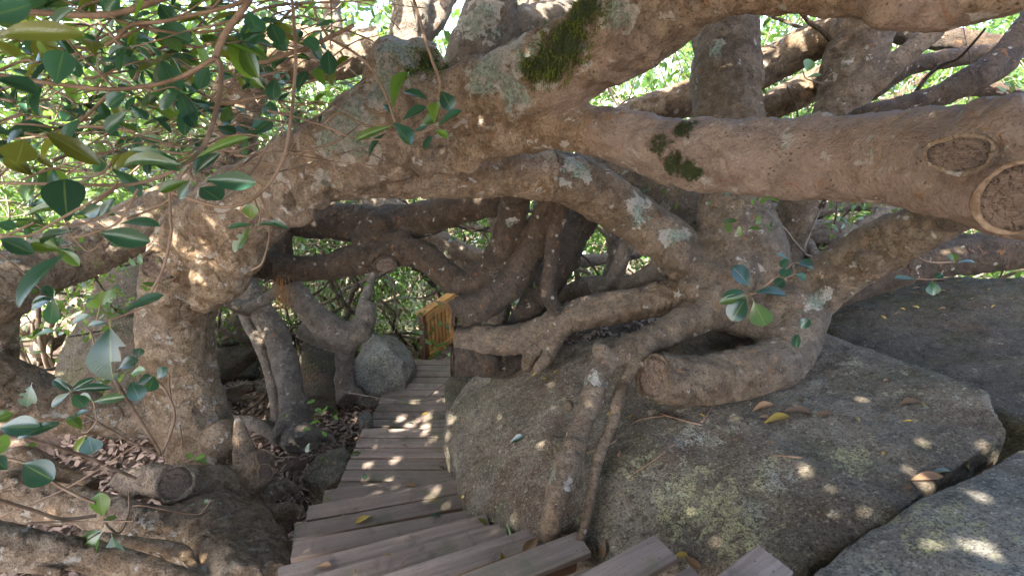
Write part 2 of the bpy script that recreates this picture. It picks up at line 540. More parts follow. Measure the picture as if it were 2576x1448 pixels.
# ------------------------------------------------------------------ tubes and organic meshes
def catmull(pts, step_fac=0.45):
    """pts: list of (Vector, radius) -> dense arrays"""
    p = [np.array([*a, r]) for a, r in pts]
    p = [2 * p[0] - p[1]] + p + [2 * p[-1] - p[-2]]
    out = []
    for i in range(1, len(p) - 2):
        a, b, c, d = p[i - 1:i + 3]
        L = np.linalg.norm(c[:3] - b[:3])
        n = max(2, int(L / max(0.006, step_fac * 0.5 * (b[3] + c[3]))) + 1)
        for k in range(n):
            t = k / n
            out.append(0.5 * ((2 * b) + (-a + c) * t + (2 * a - 5 * b + 4 * c - d) * t * t + (-a + 3 * b - 3 * c + d) * t ** 3))
    out.append(p[-2])
    o = np.array(out)
    o[:, 3] = np.maximum(o[:, 3], 0.0012)
    return o
def tube_arrays(s, sides, cap=True):
    c, r = s[:, :3], s[:, 3]
    n = len(c)
    tan = np.gradient(c, axis=0)
    tan /= np.linalg.norm(tan, axis=1)[:, None] + 1e-9
    ref = np.array([0, 0, 1.0]) if abs(tan[0][2]) < 0.9 else np.array([1.0, 0, 0])
    N = np.zeros_like(c)
    u = ref - tan[0] * ref.dot(tan[0])
    for i in range(n):
        u = u - tan[i] * u.dot(tan[i])
        u /= np.linalg.norm(u) + 1e-9
        N[i] = u
    B = np.cross(tan, N)
    a = np.linspace(0, 2 * np.pi, sides, endpoint=False)
    v = c[:, None] + r[:, None, None] * (np.cos(a)[None, :, None] * N[:, None] + np.sin(a)[None, :, None] * B[:, None])
    v = v.reshape(-1, 3)
    f = []
    for i in range(n - 1):
        for k in range(sides):
            k2 = (k + 1) % sides
            f.append((i * sides + k, i * sides + k2, (i + 1) * sides + k2, (i + 1) * sides + k))
    if cap:
        f.append(tuple(range(sides))[::-1])
        f.append(tuple((n - 1) * sides + k for k in range(sides)))
    return v, f
def limb_pts(l):
    return [(P(x, y, d), r * d / FPX) for x, y, d, r in l]
def tube_mesh(name, pts, sides=8, wob=0.0, fac=0.9):
    s = catmull(pts, fac)
    if wob:
        s[:, :3] += wob * np.stack([pnoise(s[:, :3] * 6 + k * 31) for k in range(3)], 1) * s[:, 3:4]
    v, f = tube_arrays(s, sides)
    return py_mesh(name, v, f, True)
_ico = None
def ico():
    global _ico
    if _ico is None:
        import bmesh
        bm = bmesh.new()
        bmesh.ops.create_icosphere(bm, subdivisions=3, radius=1)
        _ico = (np.array([v.co[:] for v in bm.verts]), [tuple(v.index for v in f.verts) for f in bm.faces])
        bm.free()
    return _ico
def remesh(v, f, voxel, smooth):
    me = py_mesh('tmp', v, f)
    o = bpy.data.objects.new('tmp', me)
    COL.objects.link(o)
    m = o.modifiers.new('r', 'REMESH')
    m.mode = 'VOXEL'
    m.voxel_size = voxel
    if smooth:
        s = o.modifiers.new('s', 'SMOOTH')
        s.factor = 0.5
        s.iterations = smooth
    dg = bpy.context.evaluated_depsgraph_get()
    out = bpy.data.meshes.new_from_object(o.evaluated_get(dg))
    bpy.data.objects.remove(o)
    bpy.data.meshes.remove(me)
    return out
def get_co(me):
    a = np.empty(len(me.vertices) * 3, np.float32)
    me.vertices.foreach_get('co', a)
    return a.reshape(-1, 3).astype(float)
def get_no(me):
    a = np.empty(len(me.vertices) * 3, np.float32)
    me.vertex_normals.foreach_get('vector', a)
    return a.reshape(-1, 3).astype(float)
def spot_mask(co, spots):
    m = np.zeros(len(co))
    for x, y, d, rp in spots:
        c = np.array(P(x, y, d))
        r = rp * d / FPX
        m = np.maximum(m, np.clip(1.35 - np.linalg.norm(co - c, axis=1) / r, 0, 1))
    return np.clip(m, 0, 1)

def organic(name, limbs, mat, parent, voxel=0.014, smooth=5, blobs=(), dents=(), moss=(), lich=(), amp=1.0, sides=20, tone=()):
    V, F, off, sk = [], [], 0, []
    base_al = 0.0
    for l in limbs:
        s = catmull(limb_pts(l) if len(l[0]) == 4 else l)
        # uneven girth
        nz = pnoise(s[:, :3] * 2.7 + off * 0.01)
        s[:, 3] *= 1 + 0.10 * nz * amp
        v, f = tube_arrays(s, sides)
        ln = np.concatenate([[0], np.cumsum(np.linalg.norm(np.diff(s[:, :3], axis=0), axis=1))]) + base_al
        base_al = ln[-1] + 1.7
        tg = np.gradient(s[:, :3], axis=0)
        tg /= np.linalg.norm(tg, axis=1)[:, None] + 1e-9
        sk.append(np.concatenate([s[:, :3], ln[:, None], s[:, 3:4], tg], 1))
        V.append(v)
        F += [tuple(i + off for i in q) for q in f]
        off += len(v)
    iv, jf = ico()
    for b in blobs:
        x, y, d, r = b[:4]
        c = np.array(P(x, y, d))
        rr = r * d / FPX
        sc = np.array(b[4:7]) if len(b) > 4 else np.ones(3)
        v = iv * rr * sc + c
        V.append(v)
        F += [tuple(i + off for i in q) for q in jf]
        off += len(v)
    me = remesh(np.concatenate(V), F, voxel, smooth)
    co, no = get_co(me), get_no(me)
    sk = np.concatenate(sk)
    kd = KDTree(len(sk))
    for i, r in enumerate(sk):
        kd.insert(r[:3], i)
    kd.balance()
    near = np.array([kd.find(c)[1] for c in co])
    al = sk[near, 3] + np.einsum('ij,ij->i', co - sk[near, :3], sk[near, 5:8])
    rad = np.clip(sk[near, 4], 0.01, 0.25)
    d = 0.16 * rad * fbm(co, 3.2, 2) + 0.015 * amp * fbm(co, 11.0, 3) * np.clip(rad / 0.08, 0.3, 1.3)
    rg = np.stack([al * 24, fbm(co, 3.0, 2) * 4, co[:, 2] * 0.5], 1)
    d += 0.0035 * amp * pnoise(rg) * np.clip(rad / 0.1, 0.3, 1.2)
    lump = fbm(co + 40, 7.0, 2)
    d += 0.02 * amp * np.clip(lump - 0.22, 0, 1) * np.clip(rad / 0.08, 0.3, 1.3)
    d += 0.003 * fbm(co, 45.0, 2)
    # creases and bark folds, mostly across the limb
    cr = np.stack([al * 5.0, fbm(co, 2.2, 2) * 3.0, fbm(co + 60, 2.2, 2) * 3.0], 1)
    crv = pnoise(cr + 3) + 0.35 * fbm(co, 16.0, 2)
    d -= 0.011 * amp * np.exp(-(crv / 0.07) ** 2) * np.clip(rad / 0.09, 0.2, 1.3) * sstep(-0.05, 0.25, fbm(co + 80, 2.6, 2))
    cr2 = fbm(co + 33, 6.0, 3)
    d -= 0.009 * amp * np.exp(-(cr2 / 0.035) ** 2) * np.clip(rad / 0.09, 0.2, 1.3) * sstep(0.0, 0.3, fbm(co + 90, 2.0, 2))
    for x, y, dd, rp, dep in dents:
        c = np.array(P(x, y, dd))
        r = rp * dd / FPX
        t = np.linalg.norm((co - c) + 0.25 * r * np.stack([pnoise(co * 30 + k) for k in range(3)], 1), axis=1) / r
        d -= dep * np.clip(1 - t, 0, 1) ** 0.6
        d += 0.25 * dep * np.exp(-((t - 1.25) / 0.25) ** 2)
    mm = spot_mask(co, moss)
    d += 0.012 * np.clip(mm - 0.3, 0, 1) * (0.6 + fbm(co, 40, 2))
    co2 = co + no * d[:, None]
    me.vertices.foreach_set('co', co2.astype(np.float32).ravel())
    me.polygons.foreach_set('use_smooth', [True] * len(me.polygons))
    set_attr(me, 'al', al)
    set_attr(me, 'moss', mm)
    set_attr(me, 'lich', spot_mask(co, lich))
    set_attr(me, 'tone', spot_mask(co, tone))
    me.update()
    o = link(name, me, mat, parent)
    return o, co2, no, mm

def rock(name, pts, mat, label, cat='boulder', group=None, voxel=0.035, smooth=8, amp=1.0, zb=-0.6, lich=(), extra=()):
    import bmesh
    bm = bmesh.new()
    W_ = [P(*p) for p in pts] + [Vector(e) for e in extra]
    for p in W_:
        bm.verts.new(p)
    if zb is not None:
        c = sum(W_, Vector()) / len(W_)
        for p in W_:
            q_ = c.lerp(p, 0.93)
            bm.verts.new((q_.x, q_.y + 0.0, zb))
    bmesh.ops.convex_hull(bm, input=bm.verts)
    bmesh.ops.triangulate(bm, faces=bm.faces)
    v = [x.co.copy() for x in bm.verts]
    bm.verts.index_update()
    used = [x.index for x in bm.verts]
    f = [tuple(x.index for x in fc.verts) for fc in bm.faces]
    bm.free()
    me = remesh(v, f, voxel, smooth)
    co, no = get_co(me), get_no(me)
    size = np.ptp(co, axis=0).max()
    d = 0.045 * min(size, 1.6) * amp * fbm(co, 1.7 / min(size, 1.6), 3) + 0.016 * amp * fbm(co, 7.0, 3)
    d += 0.006 * fbm(co, 28, 3)
    crack = np.abs(fbm(co + 5, 1.3, 2))
    d -= 0.007 * np.exp(-(crack / 0.02) ** 2) * sstep(0.0, 0.3, fbm(co + 50, 2.0, 2))
    me.vertices.foreach_set('co', (co + no * d[:, None]).astype(np.float32).ravel())
    me.polygons.foreach_set('use_smooth', [True] * len(me.polygons))
    set_attr(me, 'lich', spot_mask(co, lich))
    me.update()
    o = link(name, me, mat)
    tag(o, label, cat, group)
    return o

# ------------------------------------------------------------------ leaves
def leaf_mesh(name, bend, fold, wav, bites=()):
    us = (0, .1, .22, .36, .5, .64, .76, .86, .93, .98, 1.0)
    nu, nv = 10, 4
    v, uv, f = [], [], []
    for i, u in enumerate(us):
        w = 0.5 * max(0.0, math.sin(math.pi * min(u, .999) ** 1.45)) ** 0.62
        if i == 0:
            w = 0.02
        w = max(w, 0.03)
        for j in range(nv + 1):
            s = j / nv * 2 - 1
            y = s * w
            z = -bend * (u - 0.3) ** 2 + fold * abs(s) * w + wav * math.sin(u * 9 + s * 2) * abs(s)
            v.append((u, y, z))
            uv.append((u, 0.5 + 0.5 * s))
    for i in range(nu):
        for j in range(nv):
            if (i, j) in bites:
                continue
            a = i * (nv + 1) + j
            f.append((a, a + nv + 1, a + nv + 2, a + 1))
    b = len(v)
    for u, w in ((-0.16, 0.012), (0.02, 0.016)):
        for s in (-1, 1):
            v.append((u, s * w, -bend * (u - 0.3) ** 2 + 0.004))
            uv.append((-0.1, 0.5 + 0.01 * s))
    f.append((b, b + 2, b + 3, b + 1))
    me = py_mesh(name, v, f, True)
    l = me.uv_layers.new(name='UVMap')
    for lp in me.loops:
        l.data[lp.index].uv = uv[lp.vertex_index]
    return me
LM = [leaf_mesh('leaf', *a) for a in ((0.25, 0.25, 0.01), (0.05, 0.35, 0.015), (0.45, 0.15, 0.012), (-0.15, 0.3, 0.01), (0.3, 0.45, 0.02))]
LM_BITE = leaf_mesh('leaf', 0.2, 0.25, 0.01, {(3, 3), (4, 3), (5, 3), (5, 2), (6, 3), (6, 2), (7, 3)})
LM_BITE2 = leaf_mesh('leaf', 0.2, 0.2, 0.01, {(6, 3), (7, 3), (8, 3), (2, 0), (4, 0)})
LEAF_MESHES = {}
def leaf_variant(k, mat):
    key = (k, mat.name)
    if key not in LEAF_MESHES:
        src = LM_BITE if k == 'bite' else LM_BITE2 if k == 'bite2' else LM[k]
        m = src.copy()
        m.materials.clear()
        m.materials.append(mat)
        LEAF_MESHES[key] = m
    return LEAF_MESHES[key]
CAMP = Vector((0, 0, CAMZ))
def leaf_at(parent, a, b, w, mat, nrm=None, var=None, tilt=0.6, name='leaf'):
    d = b - a
    L = d.length
    if L < 1e-4:
        return None
    x = d / L
    if nrm is None:
        n = (CAMP - a).normalized() * 0.75 + Vector((0, 0, 0.75)) + Vector([random.uniform(-tilt, tilt) for _ in range(3)])
    else:
        n = nrm
    n = n - x * n.dot(x)
    if n.length < 1e-3:
        n = Vector((0, 0, 1)) - x * x.z
    n.normalize()
    y = n.cross(x)
    M = Matrix(((x.x * L, y.x * w, n.x * L * 0.7, a.x), (x.y * L, y.y * w, n.y * L * 0.7, a.y), (x.z * L, y.z * w, n.z * L * 0.7, a.z), (0, 0, 0, 1)))
    o = bpy.data.objects.new(name, leaf_variant(random.randrange(5) if var is None else var, mat))
    COL.objects.link(o)
    if parent is not None:
        o.parent = parent
        o.matrix_parent_inverse = WORLD[parent.name].inverted()
    o.matrix_basis = M
    return o
def leaf_px(parent, bx, by, tx, ty, wpx, d, mat=None, dd=None, var=None):
    dd = random.uniform(-0.03, 0.03) if dd is None else dd
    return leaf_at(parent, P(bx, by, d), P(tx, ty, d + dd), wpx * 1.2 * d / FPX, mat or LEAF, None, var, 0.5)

_LT = np.array([[0, 0, 0], [0.35, 0.36, 0.06], [0.35, -0.36, 0.06], [0.8, 0.42, 0.0], [0.8, -0.42, 0.0], [1, 0, -0.10]], float)
_LF = [(0, 2, 4, 3, 1), (3, 4, 5)]
def leaf_cloud(name, pos, dirs, nrm, L, Wd, mat, parent, kind='stuff'):
    n = len(pos)
    x = dirs / (np.linalg.norm(dirs, axis=1)[:, None] + 1e-9)
    nn = nrm - x * np.einsum('ij,ij->i', nrm, x)[:, None]
    nn /= np.linalg.norm(nn, axis=1)[:, None] + 1e-9
    y = np.cross(nn, x)
    v = pos[:, None] + _LT[None, :, 0:1] * (x * L[:, None])[:, None] + _LT[None, :, 1:2] * (y * Wd[:, None])[:, None] + _LT[None, :, 2:3] * (nn * L[:, None])[:, None]
    k = len(_LT)
    base = (np.arange(n) * k)[:, None]
    loops = (base + np.array([0, 2, 4, 3, 1, 3, 4, 5])[None]).ravel()
    starts = (np.arange(n)[:, None] * 8 + np.array([0, 5])[None]).ravel()
    totals = np.tile([5, 3], n)
    me = big_mesh(name, v.reshape(-1, 3), loops, starts, totals)
    me.polygons.foreach_set('use_smooth', [True] * len(me.polygons))
    set_attr(me, 'rnd', np.repeat(RNG.random(n), k))
    return link(name, me, mat, parent, kind)
def rand_dirs(n, flat=1.0):
    d = RNG.normal(size=(n, 3))
    d[:, 2] *= flat
    return d

# ================================================================== boulders
rock_A = rock('boulder', [(1112,1085,4.5),(1125,1010,4.75),(1200,935,4.85),(1340,880,4.6),(1500,850,4.4),(1800,830,4.1),(2050,825,3.9),
    (2200,870,3.5),(2330,920,3.1),(2470,990,2.75),(2545,1085,2.45),(2450,1160,2.35),(2250,1295,2.15),(2000,1450,2.12),(1150,1200,3.95),
    (1180,1290,3.45),(1350,1350,2.9),(1500,1395,2.65),(1750,1445,2.36),(1250,1130,3.75),(1400,1130,3.25),(1700,1150,2.82),(2100,1080,2.75)], ROCK_W,
    'large brown lichen-spotted boulder under the sawn-off limb, beside the stairs', voxel=0.022, smooth=4, zb=-0.5, amp=1.25,
    lich=[(1700,1230,2.6,110),(1850,1300,2.4,110),(1600,1150,2.85,50),(1950,1180,2.5,70),(2150,1150,2.5,60),(2150,900,3.3,30),(2050,960,3.2,20),(1880,1340,2.3,70),(1760,1100,2.9,60)])
rock_B = rock('boulder', [(2040,1465,1.88),(2200,1335,2.02),(2400,1215,2.16),(2565,1115,2.32),(2750,1090,2.3),(2900,1300,1.75),(2800,1650,1.35),(2250,1650,1.5)], ROCK_G,
    'grey sun-dappled rock slab across the crack from the large brown boulder', voxel=0.024, smooth=4, zb=0.2, lich=[(2400,1350,1.9,120),(2200,1430,1.8,60)])
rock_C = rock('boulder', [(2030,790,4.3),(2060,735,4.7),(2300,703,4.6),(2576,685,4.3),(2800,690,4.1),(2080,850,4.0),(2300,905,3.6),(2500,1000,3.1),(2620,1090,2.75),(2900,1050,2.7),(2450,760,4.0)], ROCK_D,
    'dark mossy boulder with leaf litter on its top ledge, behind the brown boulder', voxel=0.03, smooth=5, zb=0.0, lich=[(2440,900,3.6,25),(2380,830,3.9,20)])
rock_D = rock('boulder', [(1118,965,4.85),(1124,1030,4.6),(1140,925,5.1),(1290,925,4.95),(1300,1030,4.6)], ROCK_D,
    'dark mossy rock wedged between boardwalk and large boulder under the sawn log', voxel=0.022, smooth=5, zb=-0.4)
rock('boulder', [(880,920,6.25),(905,868,6.35),(932,838,6.45),(998,842,6.75),(1024,872,6.75),(1044,915,6.4),(1020,965,6.1),(930,985,6.0),(885,975,6.1),(1000,900,6.2)], ROCK_G,
    'grey dappled boulder beside the far end of the boardwalk', voxel=0.024, smooth=2, amp=1.5, zb=-0.7, lich=[(960,900,6.3,40)])
rock('boulder', [(758,860,6.1),(800,838,6.3),(845,850,6.3),(848,985,5.9),(768,995,5.85),(752,920,6.0)], ROCK_D,
    'dark upright rock behind the two leaning grey trunks', voxel=0.03, smooth=5, zb=-0.7)
rock('rock', [(765,1190,4.55),(798,1140,4.85),(865,1121,4.95),(881,1138,4.85),(873,1175,4.65),(852,1205,4.5),(805,1226,4.42),(775,1212,4.48),(842,1150,4.62)], ROCK_W,
    'angular brown stone lying on leaf litter against the boardwalk edge', 'rock', voxel=0.014, smooth=3, amp=0.8, zb=-0.3)
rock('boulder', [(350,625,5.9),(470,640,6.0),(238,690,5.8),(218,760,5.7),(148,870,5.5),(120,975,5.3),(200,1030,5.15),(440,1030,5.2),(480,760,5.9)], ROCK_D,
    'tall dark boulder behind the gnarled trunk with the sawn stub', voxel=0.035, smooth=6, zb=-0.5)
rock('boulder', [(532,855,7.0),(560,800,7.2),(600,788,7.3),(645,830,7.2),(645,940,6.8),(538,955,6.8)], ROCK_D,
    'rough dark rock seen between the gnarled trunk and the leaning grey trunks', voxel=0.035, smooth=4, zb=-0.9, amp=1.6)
rock('rock', [(898,1048,5.3),(912,1030,5.45),(932,1034,5.5),(938,1050,5.4),(925,1062,5.25),(905,1062,5.2)], ROCK_G,
    'small grey stone half buried in leaf litter by the boardwalk', 'rock', voxel=0.012, smooth=3, zb=-0.25, amp=0.7)

# ================================================================== trees
def tree(label, base, cat='tree', group=None, name='gnarled_tree'):
    return thing(name, base, label, cat, group)
def cut_face(parent, c, n, r, sy=1.0, up=None, lab=None, lip=None):
    n = n.normalized()
    f1, f2, f3 = random.uniform(0, 6), random.uniform(0, 6), random.uniform(0, 6)
    a1, a2, a3 = random.uniform(.02, .09), random.uniform(.02, .06), random.uniform(.01, .03)
    out_ = lambda a: 1 + a1 * math.sin(2 * a + f1) + a2 * math.sin(3 * a + f2) + a3 * math.sin(6 * a + f3)
    up = Vector((0, 0, 1)) if up is None else up
    x = up.cross(n); x = x.normalized() if x.length > 1e-3 else Vector((1, 0, 0))
    y = n.cross(x)
    S = 40
    v, f = [(0, 0, 0.10)], []
    for k, (rr, z) in enumerate(((0.35, 0.095), (0.7, 0.06), (0.93, 0.0), (0.97, -0.5))):
        for i in range(S):
            a = 2 * math.pi * i / S
            q_ = rr * out_(a)
            v.append((q_ * math.cos(a), q_ * math.sin(a), z + 0.02 * math.sin(5 * a + k)))
    for i in range(S):
        f.append((0, 1 + i, 1 + (i + 1) % S))
        for k in range(3):
            a, b = 1 + k * S, 1 + (k + 1) * S
            f.append((a + i, b + i, b + (i + 1) % S, a + (i + 1) % S))
    M = Matrix(((x.x * r, y.x * r * sy, n.x * r * 0.35, c.x), (x.y * r, y.y * r * sy, n.y * r * 0.35, c.y), (x.z * r, y.z * r * sy, n.z * r * 0.35, c.z), (0, 0, 0, 1)))
    o = link('cut_face', py_mesh('cut_face', v, f, True), CUT, parent)
    o.matrix_basis = M
    if lab:
        o['label'] = lab
    # swollen bark lip round the saw cut
    v, f = [], []
    T = 8
    for i in range(S * 2):
        a = math.pi * i / S
        q_ = 1.02 * out_(a)
        th = 0.105 + 0.045 * math.sin(2 * a + f3) + 0.02 * math.sin(5 * a + f1) + 0.008 * math.sin(17 * a)
        for k in range(T):
            b = 2 * math.pi * k / T
            v.append(((q_ + th * math.cos(b)) * math.cos(a), (q_ + th * math.cos(b)) * math.sin(a), 0.35 * th * math.sin(b) / 0.35 + 0.02))
    for i in range(S * 2):
        for k in range(T):
            i2, k2 = (i + 1) % (S * 2), (k + 1) % T
            f.append((i * T + k, i2 * T + k, i2 * T + k2, i * T + k2))
    rm = link('bark_rim', py_mesh('bark_rim', v, f, True), lip or RIM, parent)
    rm.matrix_basis = M

# ---- A: the gnarled tree on the left whose limbs arch over everything
A = tree('gnarled tan tree whose lichened limbs arch right over the boardwalk', P(560,1270,4.45))
A_trunk = [(600,1330,4.2,95),(575,1250,4.4,94),(535,1170,4.45,90),(488,1080,4.5,89),(457,950,4.5,89),(442,830,4.45,88),(455,730,4.35,92),(503,630,4.2,104),
           (590,545,4.0,110),(690,475,3.8,88),(790,415,3.6,98),(890,365,3.4,105),(990,325,3.25,118),(1090,285,3.1,105)]
A_up = [(1000,315,3.25,105),(1100,270,3.1,95),(1200,238,3.0,88),(1300,216,2.88,90),(1420,165,2.72,108),(1530,100,2.55,112),(1640,40,2.4,104),(1760,-25,2.2,85),(1900,-45,2.05,72),(2060,-35,1.95,66),(2240,-20,1.85,70)]
A_top2 = [(2180,-40,1.85,70),(2290,-15,1.75,82),(2420,-10,1.68,78),(2560,-40,1.6,72),(2750,-90,1.55,66),(3050,-170,1.6,62),(3500,-300,1.8,58),(4000,-480,2.1,52)]
A_right = [(1130,345,3.15,45),(1200,352,3.08,55),(1290,335,3.0,58),(1400,318,2.9,58),(1550,342,2.72,68),(1700,382,2.58,84),(1900,400,2.36,92),(2100,400,2.15,101),(2300,402,1.9,127),(2450,415,1.75,150),(2600,425,1.62,170),(2760,440,1.5,175),(3050,430,1.5,172),(3450,380,1.62,158),(4000,280,1.9,135),(4600,120,2.3,110)]
A_low = [(840,440,3.6,62),(950,440,3.6,60),(1080,442,3.62,58),(1200,438,3.66,62),(1300,435,3.7,66),(1390,440,3.74,66)]
A_left = [(-140,800,3.75,85),(-50,745,3.85,82),(20,712,4.0,76),(150,652,4.3,70),(300,592,4.55,66),(430,530,4.7,64),(540,440,4.9,58),(590,330,5.0,55),(610,220,5.1,56),(720,140,5.2,62),(850,140,5.3,58),(960,120,5.4,50)]
A_drop = [(-5,740,4.0,45),(15,830,4.0,24),(18,900,3.95,26),(-20,960,3.8,60)]
A_ll = [(-120,950,3.6,95),(-20,965,3.75,78),(60,990,3.9,66),(150,1022,4.05,56),(270,1046,4.25,50),(390,1052,4.4,52),(470,1060,4.5,40)]
A_butt = [(560,1250,4.35,80),(590,1340,3.9,92),(620,1420,3.5,90),(650,1500,3.2,85)]
A_butt2 = [(580,1300,4.1,60),(520,1330,3.7,80),(420,1345,3.5,70),(320,1310,3.5,52),(210,1275,3.6,44),(100,1262,3.65,52),(10,1240,3.65,56),(-90,1225,3.6,56)]
A_butt3 = [(520,1360,3.5,70),(560,1420,3.2,60),(600,1480,3.0,60)]
A_root1 = [(-90,1345,2.75,50),(0,1366,2.8,46),(130,1383,2.85,40),(260,1405,2.9,36),(390,1438,2.92,30),(520,1470,2.95,24)]
A_root2 = [(200,1350,3.15,18),(300,1362,3.15,17),(400,1372,3.15,17),(463,1388,3.12,17),(478,1412,3.08,12),(505,1440,3.0,10)]
A_root3 = [(590,1320,4.1,30),(650,1262,4.4,26),(690,1236,4.5,24),(728,1222,4.55,14),(745,1240,4.5,7)]
A_root4 = [(620,1330,4.0,28),(680,1295,4.15,24),(730,1280,4.2,16),(752,1290,4.15,8)]
A_root5 = [(640,1360,3.8,40),(690,1350,3.7,26),(712,1390,3.5,20),(705,1450,3.3,20)]
A_root6 = [(-80,1215,3.6,35),(60,1150,3.75,28),(140,1190,3.85,25),(230,1230,3.8,26)]
A_root7 = [(-60,1420,2.7,18),(60,1425,2.75,14),(160,1440,2.75,10)]
A_stub = [(510,630,4.2,75),(470,640,4.1,62),(430,658,3.98,50),(406,668,3.90,44)]
A_beak = [(425,690,4.1,48),(425,740,4.12,44),(432,790,4.2,30),(428,830,4.3,22)]
A_stub2 = [(330,1215,3.75,38),(370,1210,3.72,42),(410,1210,3.66,44),(432,1212,3.62,42)]
A_spike = [(616,1190,4.2,30),(612,1130,4.2,25),(604,1085,4.22,16),(600,1045,4.25,7)]
A_o, A_co, A_no, A_mm = organic('trunk', [A_trunk, A_up, A_top2, A_right, A_low, A_left, A_drop, A_ll, A_butt, A_butt2, A_butt3, A_root1, A_root2, A_root3, A_root4, A_root5, A_root6, A_root7, A_stub, A_beak, A_stub2, A_spike],
    BARK_A, A, voxel=0.0115, smooth=4, amp=1.0,
    blobs=[(1005,200,3.22,92),(1060,175,3.2,70),(955,265,3.25,70),(985,150,3.22,55),(1000,405,3.25,52),(930,420,3.35,50),(1075,398,3.15,46),(1135,405,3.15,42),(1185,400,3.1,36),
           (555,690,4.05,72),(600,640,4.0,62),(520,745,4.1,42),(740,520,3.62,55),(790,480,3.5,45),(655,1165,4.2,34),(645,1200,4.15,38),(610,1230,4.15,48),(470,1230,3.9,60),(540,1230,4.05,62),(320,1208,3.75,34),(690,1350,3.75,30),
           (655,1250,4.2,30),(880,440,3.4,50),(1300,260,2.85,60),(1230,300,2.95,50),(1600,120,2.5,60),(2245,5,1.75,62),(2500,360,1.6,120),(560,1110,4.35,55),(630,560,3.85,60)],
    dents=[(738,507,3.47,22,0.06),(1568,68,2.3,22,0.035),(1375,262,2.62,14,0.035),(1070,385,3.02,15,0.05),(1240,285,2.8,13,0.03),(985,160,3.0,22,0.03),(840,415,3.3,14,0.035),(1210,390,2.95,22,0.05),(1170,395,3.0,14,0.04),(640,1110,4.0,20,0.05),(200,645,4.05,24,0.03),(820,470,3.35,16,0.04),(1590,45,2.3,10,0.02),(450,755,3.95,16,0.03),(500,790,4.05,16,0.035)],
    tone=[(1600,350,2.65,110),(1750,385,2.5,120),(1900,400,2.3,130),(2050,400,2.15,150),(2200,400,2.0,170),(2350,400,1.8,200),(2500,420,1.65,240),(2300,0,1.75,120),(1560,80,2.5,110),(1430,200,2.7,90)],
    moss=[(1470,30,2.42,85),(1430,95,2.45,85),(1390,150,2.52,75),(1345,175,2.6,50),(1080,150,3.0,60),(1110,170,2.95,45),(1040,190,3.0,40),(1650,350,2.4,70),(1690,420,2.4,66),(1720,315,2.4,50),(1735,430,2.4,46),(1600,340,2.45,40),(1530,330,2.55,30),(1885,335,2.15,52),(1835,405,2.15,34),(1830,430,2.15,24),(2420,295,1.5,45)],
    lich=[(900,320,3.1,90),(850,350,3.2,70),(960,220,3.0,60),(1010,120,3.0,80),(1230,190,2.75,70),(1290,230,2.7,60),(1330,300,2.65,40),(1350,160,2.65,70),(1560,20,2.3,60),(1520,345,2.5,45),(1570,370,2.45,40),(1960,330,2.1,50),(2110,350,1.9,55),(2150,390,1.9,45),(1020,420,3.0,40),(415,860,4.05,22),(380,905,4.1,20),(430,960,4.1,20),(540,1130,4.05,40),(800,480,3.3,50),(2300,470,1.65,35),(1900,385,2.1,40),(2060,300,2.0,45)])
cut_face(A, P(402,669,3.872), P(340,690,3.3) - P(402,669,3.872), 40 * 3.87 / FPX, 1.03, lab='round sawn stub face with a dark crack ring', lip=BARK_A)
cut_face(A, P(441,1214,3.585), P(490,1228,3.2) - P(441,1214,3.585), 38 * 3.58 / FPX, 1.12, lab='ragged oval saw cut on the low stub', lip=BARK_A)
cut_face(A, P(2412,388,1.535), P(2400,380,1.2) - P(2412,388,1.575), 62 * 1.57 / FPX, 0.72, lab='eye-shaped healed knot', lip=BARK_A)
cut_face(A, P(2548,500,1.405), P(2520,510,1.0) - P(2545,498,1.44), 66 * 1.44 / FPX, 1.25, lab='big pale-rimmed saw cut')
cut_face(A, P(662,1150,4.08), P(720,1140,3.9) - P(662,1150,4.08), 16 * 4.08 / FPX, 1.3, lab='small dark weathered cut')
cut_face(A, P(668,1185,4.03), P(720,1180,3.8) - P(668,1185,4.03), 17 * 4.03 / FPX, 1.1, lab='small dark weathered cut below the other')
# moss strands on the arching limb
sel = np.where((A_mm > 0.42 + 0.35 * fbm(A_co, 9.0, 3)) & (A_co[:, 0] < 0.45))[0]
sel = RNG.choice(sel, min(len(sel), 9000))
mv, mf = [], []
keep = fbm(A_co[sel], 18.0, 2) > -0.05
sel = sel[keep]
for i in sel:
    p0 = Vector(A_co[i]) + Vector(RNG.normal(size=3)) * 0.004
    n0 = Vector(A_no[i])
    l = random.uniform(0.008, 0.03)
    d0 = (n0 * 0.7 + Vector((0, 0, -0.6)) + Vector(RNG.normal(size=3)) * 0.4).normalized()
    s0 = d0.cross(Vector(RNG.normal(size=3))).normalized() * 0.0022
    k = len(mv)
    mid_ = p0 + d0 * l * 0.5 + n0 * 0.006
    mv += [p0 - s0, p0 + s0, mid_ + s0, mid_ - s0, p0 + d0 * l + Vector((0, 0, -0.006))]
    mf += [(k, k + 1, k + 2, k + 3), (k + 3, k + 2, k + 4)]
link('moss', py_mesh('moss', mv, mf), MOSS, A, 'stuff')

